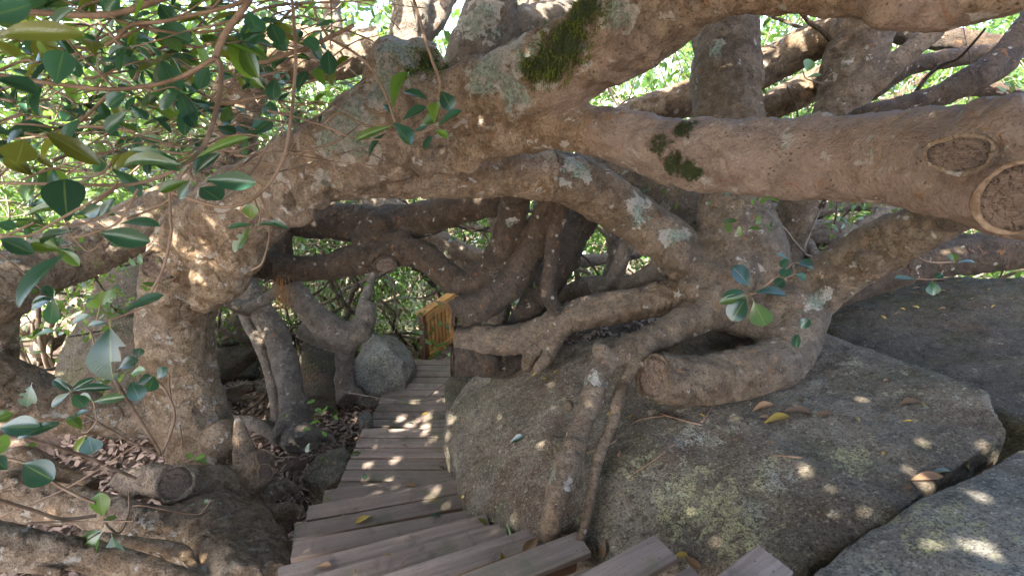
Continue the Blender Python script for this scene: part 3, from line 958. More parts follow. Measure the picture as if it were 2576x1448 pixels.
# ---- B: the stout tree standing on the large boulder
B = tree('stout grey-brown tree straddling the large boulder, roots gripping it', P(1870,800,4.05))
B_trunk = [(1870,830,3.95,80),(1862,740,3.98,112),(1858,650,4.0,116),(1848,560,4.02,96),(1842,490,4.05,82),(1834,380,4.1,80),(1828,280,4.12,81),(1826,150,4.18,82),(1820,0,4.25,78),(1810,-160,4.3,75),(1790,-400,4.3,70)]
B_arm = [(1930,760,3.85,70),(2010,745,3.68,72),(2080,705,3.55,68),(2160,650,3.38,66),(2250,600,3.2,64),(2350,556,3.0,60),(2450,515,2.75,56)]
B_j = [(2015,760,3.66,66),(2000,830,3.52,68),(1972,895,3.42,70),(1920,938,3.34,75),(1840,958,3.30,72),(1750,960,3.26,68),(1655,950,3.22,62)]
B_r1 = [(1800,760,3.9,60),(1698,745,3.98,46),(1600,765,4.05,42),(1500,780,4.12,40),(1420,805,4.2,42),(1350,842,4.3,42),(1270,856,4.38,38),(1200,852,4.42,36),(1150,850,4.45,36)]
B_r2 = [(1800,770,3.8,56),(1740,800,3.72,42),(1650,848,3.55,36),(1570,878,3.40,33),(1512,930,3.27,31),(1486,1010,3.14,29),(1455,1090,3.02,28),(1428,1165,2.90,33),(1402,1250,2.79,33),(1386,1305,2.75,30),(1384,1345,2.80,26)]
B_r2b = [(1640,860,3.48,22),(1602,910,3.33,18),(1568,965,3.22,17),(1552,1020,3.13,18),(1540,1070,3.05,15),(1506,1150,2.93,15),(1490,1230,2.82,13),(1474,1310,2.73,13),(1458,1360,2.66,10)]
B_3 = [(1380,438,3.74,64),(1440,452,3.8,62),(1520,495,3.9,61),(1600,550,4.0,60),(1680,610,4.02,62),(1750,668,4.0,62),(1810,710,3.95,60)]
B_r3 = [(1350,870,4.28,22),(1330,905,4.25,20),(1325,930,4.2,12)]
B_r4 = [(1400,850,4.2,22),(1375,900,4.15,18),(1345,935,4.1,11)]
B_up2 = [(1780,620,4.3,50),(1700,520,4.6,58),(1640,470,4.8,62),(1560,440,5.0,60),(1450,430,5.2,50)]
B_o, B_co, _, _ = organic('trunk', [B_trunk, B_arm, B_j, B_r1, B_r2, B_r2b, B_3, B_r3, B_r4, B_up2], BARK_B, B, voxel=0.0125, smooth=5,
    blobs=[(1765,690,3.85,46),(1740,720,3.82,34),(1800,690,3.78,40),(1700,640,3.9,48),(1790,740,3.75,40),(1560,700,4.0,1),(1510,880,3.3,24),(1440,1120,2.93,24),(1990,770,3.55,56),(1940,820,3.6,62),(1880,790,3.75,66),(1640,600,3.95,46),(1480,480,3.75,38),(2190,655,3.2,34),(1430,1020,3.25,13),(1880,920,3.35,48),(1850,700,3.8,70)],
    dents=[(2195,648,3.08,16,0.03),(1770,715,3.68,12,0.03),(1790,665,3.65,14,0.02),(1620,640,3.78,12,0.03),(1880,730,3.6,12,0.02),(1850,60,3.93,20,0.012),(1790,60,3.93,20,0.012)],
    lich=[(1800,120,3.95,30),(2050,760,3.45,40),(2150,720,3.25,30),(1700,600,3.85,40),(1600,530,3.85,50),(1450,420,3.6,50),(1490,960,3.2,30),(1390,1200,2.85,30)])
cut_face(B, P(1645,949,3.205), P(1540,942,3.03) - P(1645,949,3.205), 53 * 3.21 / FPX, 1.0, lab='sun-touched sawn end of the curved limb', lip=BARK_B)
cut_face(B, P(1146,850,4.45), Vector((-1, 0.02, 0)), 30 * 4.45 / FPX, 1.0, lip=BARK_B)

# ---- E: the crossing limbs over the boardwalk
E = tree('dark tree with crossing U-shaped limbs above the boardwalk and sawn ends', P(1210,930,4.5))
E_log = [(1140,905,4.42,38),(1200,906,4.45,39),(1265,912,4.5,37),(1330,915,4.6,26)]
E_post = [(1265,905,4.6,30),(1290,860,4.62,34),(1330,790,4.65,40),(1380,700,4.75,44),(1440,590,4.95,44),(1490,480,5.1,42),(1520,380,5.2,40)]
E_f = [(1146,790,4.35,36),(1160,783,4.35,40),(1225,762,4.34,40),(1295,700,4.34,39),(1345,610,4.3,36),(1380,525,4.15,32),(1395,470,3.95,30)]
E_u = [(620,655,4.75,36),(690,672,4.75,34),(770,676,4.72,35),(860,662,4.7,36),(945,640,4.66,40),(1040,634,4.62,35),(1100,672,4.56,34),(1150,708,4.52,34),(1195,712,4.48,35),(1240,672,4.46,36),(1275,600,4.4,37),(1292,520,4.2,37),(1300,450,3.95,36)]
E_top = [(700,540,4.95,30),(760,556,4.9,40),(830,552,4.88,48),(930,566,4.85,48),(1020,560,4.82,47),(1110,538,4.75,43),(1190,518,4.65,41),(1280,495,4.5,38)]
E_node = [(930,575,4.8,52),(950,610,4.74,54),(975,640,4.66,42)]
E_stub = [(950,640,4.66,36),(965,660,4.58,34)]
E_g = [(1412,490,3.98,26),(1408,530,4.05,25),(1394,583,4.1,21),(1387,652,4.12,19),(1379,715,4.14,21),(1385,755,4.16,20),(1402,785,4.16,20),(1412,820,4.15,16)]
E_hang = [(712,575,4.85,20),(712,640,4.82,26),(716,700,4.85,30)]
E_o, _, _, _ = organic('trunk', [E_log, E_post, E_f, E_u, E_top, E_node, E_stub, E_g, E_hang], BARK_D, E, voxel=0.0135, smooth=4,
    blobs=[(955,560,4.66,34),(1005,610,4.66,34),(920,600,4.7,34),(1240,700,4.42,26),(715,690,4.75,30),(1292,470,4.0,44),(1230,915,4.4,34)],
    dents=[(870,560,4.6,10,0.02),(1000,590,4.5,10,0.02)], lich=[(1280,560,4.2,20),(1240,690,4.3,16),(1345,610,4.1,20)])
cut_face(E, P(970,666,4.50), P(985,690,4.0) - P(970,666,4.50), 28 * 4.5 / FPX, 0.7, lab='dark sawn knot under the junction', lip=BARK_D)
cut_face(E, P(1142,792,4.35), Vector((-1, 0.05, 0.05)), 34 * 4.35 / FPX, 1.05, lip=BARK_D)
cut_face(E, P(1138,905,4.42), Vector((-1, 0.02, 0)), 34 * 4.42 / FPX, 1.05, lip=BARK_D)
for k in range(26):
    x = 708 + random.gauss(0, 9); y = random.uniform(690, 725)
    d = 4.62 + random.uniform(-.04, .05); ln = random.uniform(30, 90)
    pts = [(P(x, y, d), 0.0022), (P(x + random.gauss(2, 3), y + ln * .5, d), 0.002), (P(x + random.gauss(4, 7), y + ln, d + .01), 0.0014)]
    link('aerial_root', tube_mesh('aerial_root', pts, 4), ROOTLET, E)
for k in range(10):
    x = 1140 + random.gauss(0, 3); y = random.uniform(740, 800)
    pts = [(P(x, y, 4.3), 0.0025), (P(x - 8 + random.gauss(0, 4), y + 30, 4.27), 0.002), (P(x - 4 + random.gauss(0, 4), y + 75, 4.28), 0.0015)]
    link('aerial_root', tube_mesh('aerial_root', pts, 4), ROOTLET, E)

# ---- C: two slender leaning grey trunks on the left, D: the tree with the sagging limb
C = tree('slender grey tree with two leaning trunks rising from leaf litter', P(745,1095,5.2))
organic('trunk', [[(765,1118,5.05,40),(745,1060,5.2,38),(735,1000,5.3,33),(722,935,5.4,32),(697,850,5.5,32),(662,790,5.6,30),(636,742,5.7,28),(612,690,5.8,26),(590,620,5.9,24)]],
    BARK_G, C, voxel=0.014, smooth=4, blobs=[(705,1095,5.1,26),(740,1105,5.05,30),(785,1105,5.05,24),(720,1075,5.12,28),(690,1010,5.35,2)], lich=[])
organic('trunk', [[(705,1090,5.25,18),(694,1010,5.4,17),(686,960,5.5,17),(668,900,5.55,15),(645,850,5.6,15),(618,795,5.7,14),(600,740,5.8,13)]], BARK_G, C, voxel=0.014, smooth=3)
organic('root', [[(760,1100,5.1,20),(800,1090,5.1,15),(830,1100,5.1,9),(845,1115,5.05,5)], [(700,1100,5.15,18),(660,1075,5.2,16),(620,1062,5.3,18),(570,1060,5.4,16)], [(735,1110,5.05,18),(770,1125,5.0,14),(800,1122,5.0,8)]], BARK_G, C, voxel=0.013, smooth=3)
organic('limb', [[(548,748,5.2,14),(580,760,5.15,15),(620,770,5.1,15),(655,760,5.1,14),(690,735,5.05,14),(712,705,4.98,13)], [(640,785,5.6,14),(600,772,5.4,15),(560,752,5.2,15)]], BARK_G, C, voxel=0.012, smooth=3)
D = tree('bent tree whose heavy sagging limb ends in a broken stump', P(872,985,6.1))
D_main = [(705,640,5.3,26),(714,690,5.3,30),(740,735,5.35,29),(775,775,5.4,30),(815,815,5.5,33),(865,838,5.6,36),(905,828,5.7,33),(922,795,5.75,24),(928,760,5.8,17)]
D_leg = [(880,1002,5.95,34),(868,975,6.0,27),(868,920,6.0,24),(868,860,5.8,26)]
D_bg = [(905,830,5.8,22),(915,760,6.0,14),(935,700,6.3,12),(925,640,6.5,10),(900,560,6.7,9)]
organic('trunk', [D_main, D_leg, D_bg, [(760,830,6.0,20),(800,850,5.9,22),(860,862,5.8,26),(900,850,5.8,22)], [(850,985,6.0,14),(835,998,6.0,8)], [(895,985,5.95,15),(915,1002,5.95,8)]], BARK_G, D, voxel=0.016, smooth=4,
    blobs=[(905,835,5.62,30)], dents=[(770,790,5.25,7,0.02),(790,812,5.3,6,0.02),(750,760,5.2,7,0.02),(840,835,5.35,6,0.02)])

# ---- K, L: trees standing behind, their trunks crossing the top of the picture
K = tree('dark leaning tree behind the stout trunk with slanting forked limbs', P(1990,640,5.0))
organic('trunk', [[(1970,720,5.0,40),(1985,600,5.0,42),(2020,480,4.8,50),(2075,370,4.6,58),(2112,285,4.5,60),(2140,180,4.45,63),(2172,60,4.4,74),(2190,-60,4.4,80),(2200,-200,4.4,80)],
    [(1500,330,5.2,34),(1600,290,5.15,38),(1700,258,5.1,42),(1850,205,5.0,50),(1960,152,4.9,49),(2060,98,4.7,46),(2130,60,4.5,40)],
    [(2130,240,4.45,34),(2190,215,4.38,27),(2265,150,4.3,25),(2345,80,4.25,24),(2400,10,4.2,22)],
    [(1870,300,5.6,34),(1960,255,5.5,38),(2060,208,5.4,37),(2140,160,4.7,30)]], BARK_B, K, voxel=0.02, smooth=4, lich=[(2120,150,4.25,30)])
K2 = tree('grey tangled tree at the edge of the clearing behind the big limb', P(2480,700,5.2))
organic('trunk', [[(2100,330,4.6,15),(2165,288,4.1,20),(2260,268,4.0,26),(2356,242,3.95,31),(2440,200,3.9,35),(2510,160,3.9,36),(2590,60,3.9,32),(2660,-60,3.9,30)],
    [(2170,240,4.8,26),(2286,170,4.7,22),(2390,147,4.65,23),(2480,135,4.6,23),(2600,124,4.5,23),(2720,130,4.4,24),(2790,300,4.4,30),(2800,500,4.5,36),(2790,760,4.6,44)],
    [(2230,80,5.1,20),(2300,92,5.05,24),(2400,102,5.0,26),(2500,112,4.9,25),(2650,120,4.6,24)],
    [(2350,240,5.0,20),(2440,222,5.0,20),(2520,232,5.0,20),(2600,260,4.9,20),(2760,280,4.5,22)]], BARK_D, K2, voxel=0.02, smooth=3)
L = tree('lichen-grey tree forking at the top behind the mossy limb', P(1290,800,5.2))
organic('trunk', [[(1250,830,5.2,28),(1262,720,5.1,28),(1270,600,5.0,28),(1225,450,4.8,36),(1170,300,4.6,56),(1172,200,4.45,60),(1195,120,4.3,66),(1228,50,4.22,68),(1240,-20,4.2,60),(1240,-120,4.2,55)],
    [(1030,200,4.9,46),(1022,110,5.0,48),(1036,40,5.0,50),(1030,-40,5.1,46),(1020,-140,5.1,44)], [(1030,110,5.0,30),(1090,60,5.1,26),(1120,0,5.2,26),(1130,-80,5.2,26)], [(845,160,5.6,24),(836,50,5.7,25),(825,-60,5.8,25)], [(1030,260,4.8,40),(1100,330,4.7,40),(1170,380,4.75,40)],
    [(1190,110,4.3,50),(1270,75,4.35,50),(1340,55,4.45,40),(1420,40,4.6,36),(1520,60,4.9,36)]], BARK_G, L, voxel=0.02, smooth=4, lich=[(1190,60,4.05,50),(1220,30,4.0,40),(1250,80,4.05,30)])
L2 = tree('upright brown tree behind the forking lichen-grey one', P(1390,720,6.2))
organic('trunk', [[(1318,830,6.2,24),(1335,700,6.2,24),(1352,590,6.1,25),(1378,480,6.0,32),(1365,320,5.8,40),(1350,150,5.6,44),(1345,0,5.5,46),(1340,-120,5.5,46)],
    [(1340,660,6.2,16),(1420,668,6.3,14),(1450,658,6.3,14),(1530,650,6.4,15),(1610,632,6.4,15),(1680,560,6.4,14)],
    [(1330,770,6.0,18),(1400,745,5.4,22),(1440,732,5.1,24),(1495,722,5.0,26),(1570,725,4.8,26),(1640,700,4.6,32),(1690,640,4.5,32)],
    [(1480,775,4.75,14),(1505,745,4.75,17),(1545,695,4.8,19),(1572,630,4.85,20),(1600,560,5.0,20),(1640,520,5.1,22)],
    [(1520,510,5.6,20),(1540,570,5.5,20),(1545,640,5.5,16),(1520,720,5.6,14)]], BARK_G, L2, voxel=0.02, smooth=3)
L3 = tree('sunlit grey tree with snaking limbs beyond the crossing dark limbs', P(1190,800,6.8))
organic('trunk', [[(1180,850,6.8,26),(1190,760,6.7,28),(1195,690,6.3,30),(1160,655,6.1,28),(1080,600,6.1,26),(1000,545,6.3,34),(940,495,6.5,44),(890,450,6.7,44),(830,400,6.9,40)],
    [(1030,592,6.0,24),(1090,592,6.0,22),(1130,612,5.95,20),(1185,636,5.9,17),(1250,645,5.8,16),(1300,640,5.8,16)],
    [(1060,610,6.2,18),(1115,640,6.0,12),(1130,660,5.9,8)], [(1100,580,6.9,10),(1160,540,7.0,11),(1200,500,7.2,11),(1260,440,7.3,11)]], BARK_G, L3, voxel=0.02, smooth=3)
L4 = tree('pale fallen-looking tree with horizontal limbs behind the stout trunk', P(2150,640,5.8))
organic('trunk', [[(2170,720,5.7,40),(2150,620,5.7,38),(2090,585,5.6,30),(2010,582,5.5,24),(1950,560,5.5,20),(1900,540,5.6,20)],
    [(2150,600,5.7,30),(2200,560,5.8,26),(2260,540,5.9,24),(2400,520,6.0,24)],
    [(1920,520,5.9,17),(1990,535,5.9,17),(2060,530,5.9,17),(2130,515,5.9,17),(2230,520,5.9,17),(2320,560,5.9,17)], [(1960,620,5.3,22),(2010,608,5.2,24),(2040,640,5.15,20),(2050,700,5.1,20)]], BARK_G, L4, voxel=0.02, smooth=3)
K3 = tree('dark trunk slanting down behind the tan arm onto the mossy boulder', P(2060,760,4.2))
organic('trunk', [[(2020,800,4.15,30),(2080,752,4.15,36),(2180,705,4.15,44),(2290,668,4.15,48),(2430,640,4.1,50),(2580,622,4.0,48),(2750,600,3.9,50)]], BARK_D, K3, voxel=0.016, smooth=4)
M1 = tree('grey tree with crooked limbs in the sunlit gap left of the dark boulder', P(60,960,6.6))
organic('trunk', [[(60,985,6.4,30),(90,900,6.6,26),(150,840,6.8,22),(230,790,7.0,20),(330,720,7.1,18)], [(-40,880,6.5,18),(30,845,6.6,18),(120,790,6.8,22),(225,757,7.0,24),(330,730,7.1,24)],
    [(90,905,6.6,14),(130,800,6.5,12),(190,710,6.5,11),(260,640,6.6,10),(300,560,6.7,10)], [(-30,790,6.8,9),(60,760,6.8,9),(110,700,6.9,8),(140,620,7,8)]], BARK_G, M1, voxel=0.02, smooth=3)
M2 = tree('leaning log-like tree propped across the rough dark rock', P(560,990,6.2))
organic('trunk', [[(545,965,6.2,14),(600,925,6.3,15),(650,880,6.4,16),(700,830,6.5,16)], [(530,868,6.6,8),(600,860,6.6,8),(660,852,6.6,8)], [(545,1005,6.0,10),(590,985,6.0,12),(640,975,6.0,10)], [(545,965,6.2,14),(530,1000,6.1,14)]], BARK_D, M2, voxel=0.018, smooth=3)

# ---- crooked slim trees making the tangle behind
def crooked(X, Y_, label, seed, h=3.6, r0=0.05, n_l=5):
    g = np.random.default_rng(seed)
    zg = float(height(np.array([X]), np.array([Y_]))[0]) - 0.1
    root = thing('crooked_tree', (X, Y_, zg), label, 'tree', 'crooked slim trees behind the crossing limbs')
    def walk_(p0, d0, ln, r, nm, up, k=9):
        cur, d = np.array(p0, float), np.array(d0, float)
        pts = [(Vector(cur), r)]
        for i in range(k):
            d = d + g.normal(size=3) * np.array([.45, .3, .4])
            d[2] += up
            d /= np.linalg.norm(d)
            cur = cur + d * ln / k
            cur[2] = max(cur[2], zg + 0.2)
            pts.append((Vector(cur), r * (1 - .7 * (i + 1) / k)))
        me_ = tube_mesh(nm, pts, 10, 0.5, 0.9)
        link(nm, me_, BARK_G if seed % 2 else BARK_D, root)
        return pts
    tr = walk_((X, Y_, zg), (g.uniform(-.6, .6), 0, 1), h, r0, 'trunk', .12)
    for i in range(n_l):
        a = tr[int(g.integers(1, 8))]
        walk_(a[0], (g.choice([-1, 1]) * g.uniform(.5, 1), g.uniform(-.4, .4), g.uniform(-.1, .5)), g.uniform(1.2, 2.6), a[1] * .8, 'limb', .02)
for i, (X, Y_) in enumerate([(-3.9,6.4),(-3.1,7.4),(-2.3,7.1),(-1.9,7.9),(-0.2,7.6),(0.5,7.2),(1.1,6.6),(1.7,7.3),(2.4,6.5),(3.2,6.8),(3.9,6.2),(4.7,6.9),(2.9,5.9),(-4.8,7.3),(-1.3,8.4),(0.9,8.2)]):
    crooked(X, Y_, 'crooked slim grey tree with snaking limbs in the tangle behind the big trunks', 500 + i, h=3.4 + (1.4 if X > 1 else .6), r0=.045 + .025 * (i % 3) / 2, n_l=6)

# ================================================================== boardwalk, stairs, fence
def box_profile(name, L_, Wd, T, bev=0.006):
    c = [(-Wd / 2 + bev, T / 2), (Wd / 2 - bev, T / 2), (Wd / 2, T / 2 - bev), (Wd / 2, -T / 2 + bev), (Wd / 2 - bev, -T / 2), (-Wd / 2 + bev, -T / 2), (-Wd / 2, -T / 2 + bev), (-Wd / 2, T / 2 - bev)]
    v = [(s * L_ / 2, y, z) for s in (-1, 1) for y, z in c]
    f = [(i, i + 8, (i + 1) % 8 + 8, (i + 1) % 8) for i in range(8)] + [tuple(range(8)), tuple(range(15, 7, -1))]
    return py_mesh(name, v, f)
def beam(name, parent, a, b, Wd, T, mat, up=Vector((0, 0, 1)), bev=0.005):
    a, b = Vector(a), Vector(b)
    x = (b - a).normalized()
    y = up.cross(x).normalized()
    z = x.cross(y)
    o = link(name, box_profile(name, (b - a).length, Wd, T, bev), mat, parent)
    M = Matrix((x, y, z)).transposed().to_4x4()
    M.translation = (a + b) / 2
    o.matrix_basis = M
    WORLD[o.name] = M
    return o
_scr = [(0.0045 * math.cos(i * math.pi / 4), 0.0045 * math.sin(i * math.pi / 4), z) for z in (0.0012, -0.002) for i in range(8)]
SCR_ME = py_mesh('screw', _scr, [tuple(range(8))] + [(i, i + 8, (i + 1) % 8 + 8, (i + 1) % 8) for i in range(8)])
SCR_ME.materials.append(SCREW)
def screws(pl, L_, Wd, T, inset=0.07):
    for sx in (-1, 1):
        for sy in (-0.27, 0.27):
            s = bpy.data.objects.new('screw', SCR_ME)
            COL.objects.link(s)
            s.parent = pl
            s.matrix_basis = Matrix.Translation((sx * (L_ / 2 - inset + random.uniform(-.01, .01)), sy * Wd + random.uniform(-.008, .008), T / 2))
PLANKS = []
def plank(parent, l, r, z, Wd=0.130, T=0.036):
    """l, r: far-edge corners on the ground plan; the plank extends from there towards the camera"""
    l, r = Vector((l[0], l[1], z - T / 2)), Vector((r[0], r[1], z - T / 2))
    x = (r - l).normalized()
    y = Vector((0, 0, 1)).cross(x)
    j = random.uniform(-0.003, 0.003)
    o = beam('plank', parent, l - y * Wd / 2 + Vector((0, 0, j)), r - y * Wd / 2 + Vector((0, 0, j + random.uniform(-.003, .003))), Wd, T, PLANK)
    screws(o, (r - l).length, Wd, T)
    PLANKS.append(o)
    return o
walk = thing('boardwalk', (-1.05, 5.0, -0.1), 'weathered plank boardwalk leading away from the foot of the stairs', 'boardwalk')
Y = 6.02
k = 0
while Y > 4.45:
    plank(walk, (-1.52 + random.uniform(-.006, .006), Y), (-0.60, Y), 0.0)
    Y -= 0.146
for xx in (-1.42, -0.72):
    beam('joist', walk, (xx, 6.0, -0.085), (xx, 4.3, -0.085), 0.05, 0.09, FENCE_D)
stairs = thing('staircase', (-0.6, 3.2, 0.0), 'curving staircase of weathered planks climbing past the large boulder', 'stairs')
plank(stairs, (-1.50, 4.40), (-0.55, 4.40), 0.10)
Y = 4.27
for i in range(7):
    plank(stairs, (-1.475 + random.uniform(-.006, .006), Y), (-0.48, Y), 0.20)
    Y -= 0.149
# winders: far-left and far-right corner in photo pixels, tread height
WIND = [((817,1232),(1140,1186),0.36,0.15),((776,1271),(1150,1207),0.52,0.14),((743,1316),(1165,1238),0.54,0.14),((739,1358),(1182,1279),0.68,0.14),
        ((701,1424),(1222,1291),0.82,0.14),((760,1452),(1283,1305),0.86,0.14),((880,1470),(1352,1319),1.00,0.14),((1010,1500),(1450,1334),1.18,0.145),
        ((1100,1560),(1545,1404),1.19,0.14),((1240,1560),(1645,1343),1.44,0.145),((1420,1600),(1735,1424),1.45,0.14),((1600,1600),(1905,1368),1.70,0.145),((1700,1700),(2010,1470),1.71,0.14),((1850,1700),(2080,1540),1.90,0.145)]
for (a, b, z, w) in WIND:
    l, r = ON(*a, z), ON(*b, z)
    plank(stairs, l, r, z, w, 0.04)
    # riser/ledger timber under each tread
    x = (r - l).normalized()
    y = Vector((0, 0, 1)).cross(x)
    o_ = beam('bearer', stairs, l - y * 0.06 + Vector((0, 0, -0.115)) + x * 0.04, r - y * 0.06 + Vector((0, 0, -0.115)) - x * 0.04, 0.05, 0.14, FENCE_D)
# lower flight beyond the boardwalk, turning right along the fence
low = thing('lower_walkway', (-0.9, 6.7, -0.35), 'pale lower plank walkway turning away beside the timber fence', 'boardwalk')
fd = Vector((0.42, 0.9, 0)).normalized()
fn = Vector((fd.y, -fd.x, 0))
plank(low, (-1.42, 6.22), (-0.5, 6.14), -0.10)
plank(low, (-1.36, 6.40), (-0.45, 6.26), -0.20)
o0 = ON(1074, 906, -0.30)
for i in range(14):
    c = o0 + fd * (0.10 + 0.146 * i)
    plank(low, c - fn * 0.02, c + fn * 0.95, -0.30)
for s_ in (0.1, 0.85):
    beam('joist', low, o0 + fn * s_ + Vector((0, 0, -0.085)) - fd * 0.05, o0 + fn * s_ + fd * 2.0 + Vector((0, 0, -0.085)), 0.05, 0.09, FENCE_D)
fence = thing('timber_fence', o0, 'orange timber batten fence with pale rails at the bend of the walkway', 'fence')
H = 0.72
up = Vector((0, 0, 1))
zb = Vector((0, 0, -0.30))
b0 = Vector((o0.x, o0.y, 0)) - fn * 0.03
beam('post', fence, b0 + zb + up * -0.35, b0 + zb + up * H, 0.085, 0.085, FENCE_D, fd)
b1 = b0 + fd * 1.75
beam('post', fence, b1 + zb + up * -0.35, b1 + zb + up * H, 0.085, 0.085, FENCE_D, fd)
beam('rail', fence, b0 + fn * 0.055 + zb + up * (H - 0.055) + fd * 0.02, b1 + fn * 0.055 + zb + up * (H - 0.055), 0.028, 0.10, FENCE)['label'] = 'pale upper side rail'
beam('cap_rail', fence, b0 - fd * 0.04 + zb + up * (H + 0.017), b1 + zb + up * (H + 0.017), 0.13, 0.03, FENCE)
beam('rail', fence, b0 + fn * 0.06 + zb + up * 0.05 + fd * 0.03, b1 + fn * 0.06 + zb + up * 0.05, 0.04, 0.09, FENCE)['label'] = 'pale bottom rail'
for i in range(13):
    c = b0 + fd * (0.10 + 0.135 * i) + fn * 0.004
    beam('board', fence, c + zb, c + zb + up * (H - 0.02), 0.13, 0.014, FENCE_D, fn)
for i in range(18):
    c = b0 + fd * (0.09 + 0.096 * i) + fn * 0.030
    beam('batten', fence, c + zb, c + zb + up * (H - 0.01), 0.062, 0.026, FENCE, fn)

# ================================================================== leafy branches hanging in front
def branch(label, stems, leaves, group=None, name='leafy_branch', mat=TWIG, parent=None, cat='branch'):
    """stems: lists of (x,y,d,rpx); leaves: (bx,by,tx,ty,wpx,d[,mat[,var]])"""
    root = thing(name, P(*stems[0][0][:3]), label, cat, group) if parent is None else parent
    objs = []
    for s in stems:
        o = link('stem' if parent is None else 'shoot', tube_mesh('stem', limb_pts(s), 7, 0.5, 1.2), mat, root)
        objs.append(o)
    tgt = root if parent is None else objs[0]
    for l in leaves:
        leaf_px(tgt, *l[:6], *(l[6:7] or (None,)), var=(l[7] if len(l) > 7 else None))
    return root
Z = lambda pts, d, r, f=0.3475, ox=0, oy=0: [(ox + x * f, oy + y * f, d + (dd[0] if dd else 0), r * (dd[1] if len(dd) > 1 else 1)) for x, y, *dd in pts]
Yl, Ol = LEAF_Y, LEAF_O
branch('forked twig curving down to a rosette of long blue-green leaves, left of the arching limb',
    [Z([(1830,-60),(1800,20,),(1650,220),(1590,330),(1562,420),(1595,470,-.02,.8),(1590,650,-.05,.75),(1540,900,-.1,.7),(1450,1100,-.15,.7),(1310,1200,-.2,.6),(1200,1260,-.2,.6),(900,1340,-.25,.55),(300,1330,-.3,.5),(-40,1320,-.3,.5)], 1.75, 8),
     Z([(1562,420),(1300,560),(1100,620),(800,650),(500,620),(0,540),(-60,530)], 1.74, 5.5), Z([(800,660),(600,860),(400,990),(180,960)], 1.7, 3.6), Z([(1385,1190),(1375,1250),(1400,1300)], 1.55, 3)],
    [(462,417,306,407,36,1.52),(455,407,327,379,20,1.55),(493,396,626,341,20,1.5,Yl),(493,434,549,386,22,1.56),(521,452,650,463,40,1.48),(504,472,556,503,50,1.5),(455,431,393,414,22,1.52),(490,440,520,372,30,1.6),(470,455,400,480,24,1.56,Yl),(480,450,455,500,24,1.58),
     (170,555,158,446,76,1.35),(318,235,270,268,36,1.7),(328,265,368,302,34,1.7),(320,280,270,333,32,1.72),(355,335,298,315,20,1.65,Yl),(60,352,44,410,64,1.45,Ol),(105,355,62,415,32,1.5),(110,330,238,403,40,1.55,Ol),(63,330,12,358,30,1.5),(378,290,432,332,15,1.7),(200,300,160,350,30,1.65)])
branch('long bare twig swinging down in a hook in front of the gnarled trunk',
    [Z([(2105,-60),(2125,100),(2142,400),(2130,620),(2080,1050),(2000,1250),(1900,1380),(1780,1466),(1600,1497),(1350,1430),(1240,1390)], 1.9, 4.2), Z([(1880,1400),(1930,1550),(1950,1700),(1900,1900),(1820,1955)], 1.9, 2.4), Z([(1720,1490),(1600,1545),(1420,1530)], 1.9, 2.0), Z([(1840,1440),(1880,1560),(1870,1640)], 1.9, 2.2)],
    [(632,550,629,513,30,1.9,Yl),(636,565,570,569,14,1.9),(643,565,724,570,14,1.9),(629,572,587,634,26,1.9,Yl,'bite2')])
branch('brown twig ending in two leaf clusters before the lichen-crusted limb',
    [Z([(620,-60),(640,0),(700,200),(780,450),(830,600),(825,700)], 2.35, 4, ox=817.6), Z([(30,280),(270,430),(420,640),(510,900)], 2.35, 3.4, ox=817.6), Z([(-20,905),(110,820),(300,910),(650,960),(780,930)], 2.35, 2.8, ox=817.6), Z([(510,900),(650,950)], 2.35, 2.5, ox=817.6), Z([(30,280),(-60,120),(-100,-60)], 2.4, 3.4, ox=817.6)],
    [(986,268,1023,174,33,2.3,Yl),(991,309,1036,362,44,2.28,LEAF),(988,316,890,351,18,2.3,Yl),(970,334,925,389,18,2.32),(1075,250,1016,226,26,2.38),(1110,229,1137,275,33,2.33),(1092,306,1096,254,27,2.3,Yl),(1103,316,1162,278,22,2.33),(1012,302,1070,266,26,2.36),(1043,330,1078,318,15,2.32),(1096,327,1127,344,16,2.3,Yl),(1089,340,1064,372,20,2.31),(1060,315,1100,290,24,2.38),(985,290,968,262,18,2.36)])
branch('very near pale leaves drooping from above at the edge of the tangle',
    [[(-120,-40,0.85,4),(-60,30,0.8,4),(-25,75,0.78,3.5),(-15,90,0.78,3)]],
    [(-45,45,82,15,72,0.70),(-15,88,182,74,42,0.80,Ol),(-30,200,95,232,50,0.95),(-20,95,40,150,40,0.9,Ol)])
branch('thick brown twig with broad leaves crossing the upper left tangle',
    [Z([(1220,-40),(1150,0),(950,70),(780,110),(600,120),(230,90),(-40,60)], 2.1, 8), Z([(1800,-20),(1680,40),(1500,90),(1200,150),(960,180),(840,280)], 2.0, 5), Z([(780,110),(900,160),(1150,220),(1400,240),(1650,210)], 2.05, 3.6), Z([(470,270),(600,420),(800,610),(900,700)], 1.95, 3)],
    [(190,20,130,65,26,1.9),(235,135,228,93,33,1.9,Ol),(455,132,420,92,40,2.0),(625,28,650,90,42,2.1),(680,58,706,113,36,2.1),(140,212,160,128,56,1.5),(355,72,323,125,22,2.0,Yl),(322,118,268,142,22,2.0),(400,10,440,60,34,2.1),(300,-10,262,30,34,2.1),(525,168,500,224,30,2.05),(560,60,600,40,24,2.2),(330,50,380,38,22,2.1),(445,60,500,40,18,2.2,Ol)])
